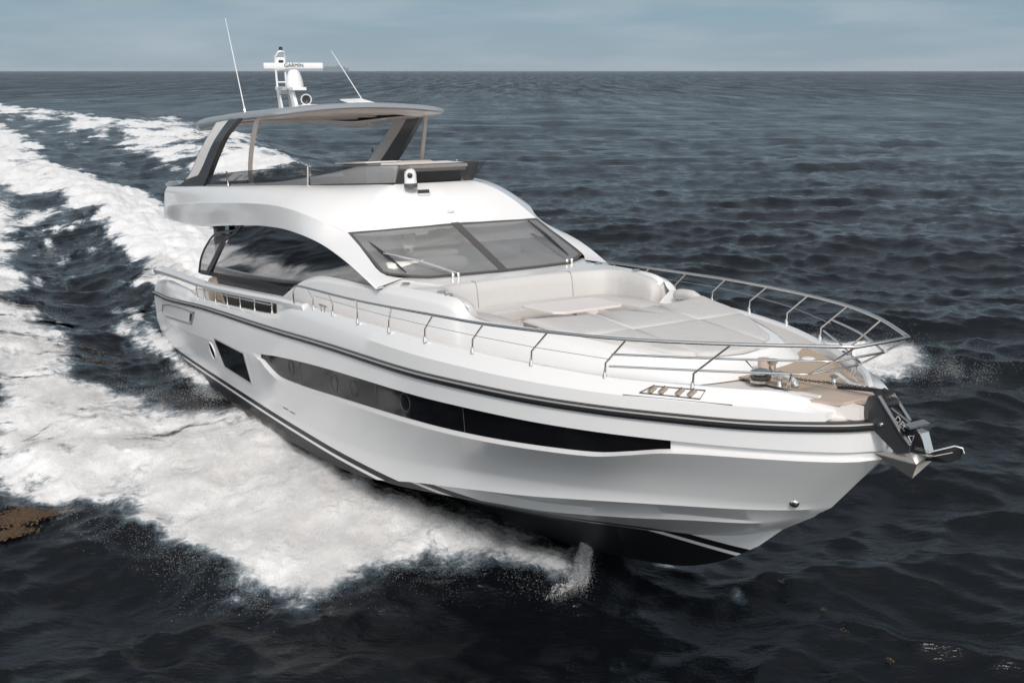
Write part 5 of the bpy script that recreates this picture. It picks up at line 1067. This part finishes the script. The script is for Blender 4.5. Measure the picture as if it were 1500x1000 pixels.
# drifting golden weed on the surface
WEED = mat('weed_golden_brown', (.075, .045, .023), .8, noise=(14, .35))
def weed(pts, n, su, sv, name='floating_weed', ln=.14):
    P = []
    V, F = [], []
    for _ in range(n):
        k = RNG.integers(len(pts)); t = RNG.uniform(0, 1); a = np.array(pts[k]); b_ = np.array(pts[(k + 1) % len(pts)]) if len(pts) > 1 else a
        c = a + (b_ - a) * t + RNG.normal(0, 1, 2) * [su, sv]; an = RNG.uniform(0, math.pi); d = np.array([math.cos(an), math.sin(an)]) * RNG.uniform(.3, 1) * ln; w_ = np.array([-d[1], d[0]]) * .28
        z = 0.0; q = [c - d, c + w_, c + d, c - w_]; V += [(*p, .0) for p in q]; F.append(tuple(range(len(V) - 4, len(V))))
    V = np.array(V); zz, ddx, ddy = waves(V[:, 0], V[:, 1], np.full(len(V), .03)); ff, hh2 = foam_and_height(V[:, 0], V[:, 1]); V[:, 2] = zz * (1 - .55 * ff) + hh2 + .035; V[:, 0] += ddx; V[:, 1] += ddy
    V[:, 2] += RNG.uniform(0, .03, len(V))
    o = mesh_obj(name, V, F, WEED); md = o.modifiers.new('t', 'SOLIDIFY'); md.thickness = .008; tag(o, 'patch of golden brown weed floating on dark water', 'seaweed', 'patches of floating weed', kind='stuff'); return o
weed([(-8.9, 17.0), (-8.5, 17.25)], 1500, .17, .10, ln=.05); weed([(-9.0, 16.5), (-8.55, 16.5)], 900, .14, .12, ln=.05); weed([(-8.6, 15.5), (-8.5, 15.3)], 200, .06, .06, ln=.04)
weed([(-13.0, 27.8), (-12.0, 28.0), (-11.2, 27.7)], 90, .3, .06, ln=.07); weed([(-11.6, 26.7), (-10.9, 26.3)], 70, .25, .08, ln=.07)
for c in ((4.4, 13.3), (4.55, 12.8), (5.0, 12.1), (3.3, 14.1), (3.9, 14.0)): weed([c, (c[0] + .06, c[1] - .07)], 9, .02, .02, ln=.028)

# a ship far off on the horizon
ship = bpy.data.objects.new('distant_ship', None); C.objects.link(ship); ship.location = (-1330, 8000, 0)
tag(ship, 'hazy grey-green ship low on the horizon beside the whip antenna', 'ship')
SH = mat('distant_ship_paint', (.17, .195, .215), .8)
b = MB(); b.prism([(-92, -14, -1.5), (-100, -14, 25), (96, -14, 27), (84, -14, -1.5)], (0, 28, 0)); b.build('hull', SH, ship)
b = MB(); b.box((-30, 0, 32), (110, 24, 13), 2); b.box((40, 0, 31), (60, 22, 9), 2); b.box((18, 0, 40), (26, 20, 8), 1); b.build('superstructure', SH, ship)
b = MB(); b.tube([(45, 0, 30), (45, 0, 52)], 1.2, 6); b.build('ship_mast', SH, ship)

# ------------------------------------------------------------------ thin haze over the sea
b = MB(); b.box((0, 0, 30), (54000, 54000, 66)); hz = b.build('haze', MATS['white_paint'], None, None)
hm = bpy.data.materials.new('thin_sea_haze'); hm.use_nodes = True; hm.node_tree.nodes.clear()
ho = hm.node_tree.nodes.new('ShaderNodeOutputMaterial'); hv = hm.node_tree.nodes.new('ShaderNodeVolumePrincipled')
hv.inputs['Color'].default_value = (.80, .87, .93, 1); hv.inputs['Density'].default_value = .000042
hm.node_tree.links.new(hv.outputs[0], ho.inputs['Volume']); hz.data.materials.clear(); hz.data.materials.append(hm); tag(hz, kind='stuff')
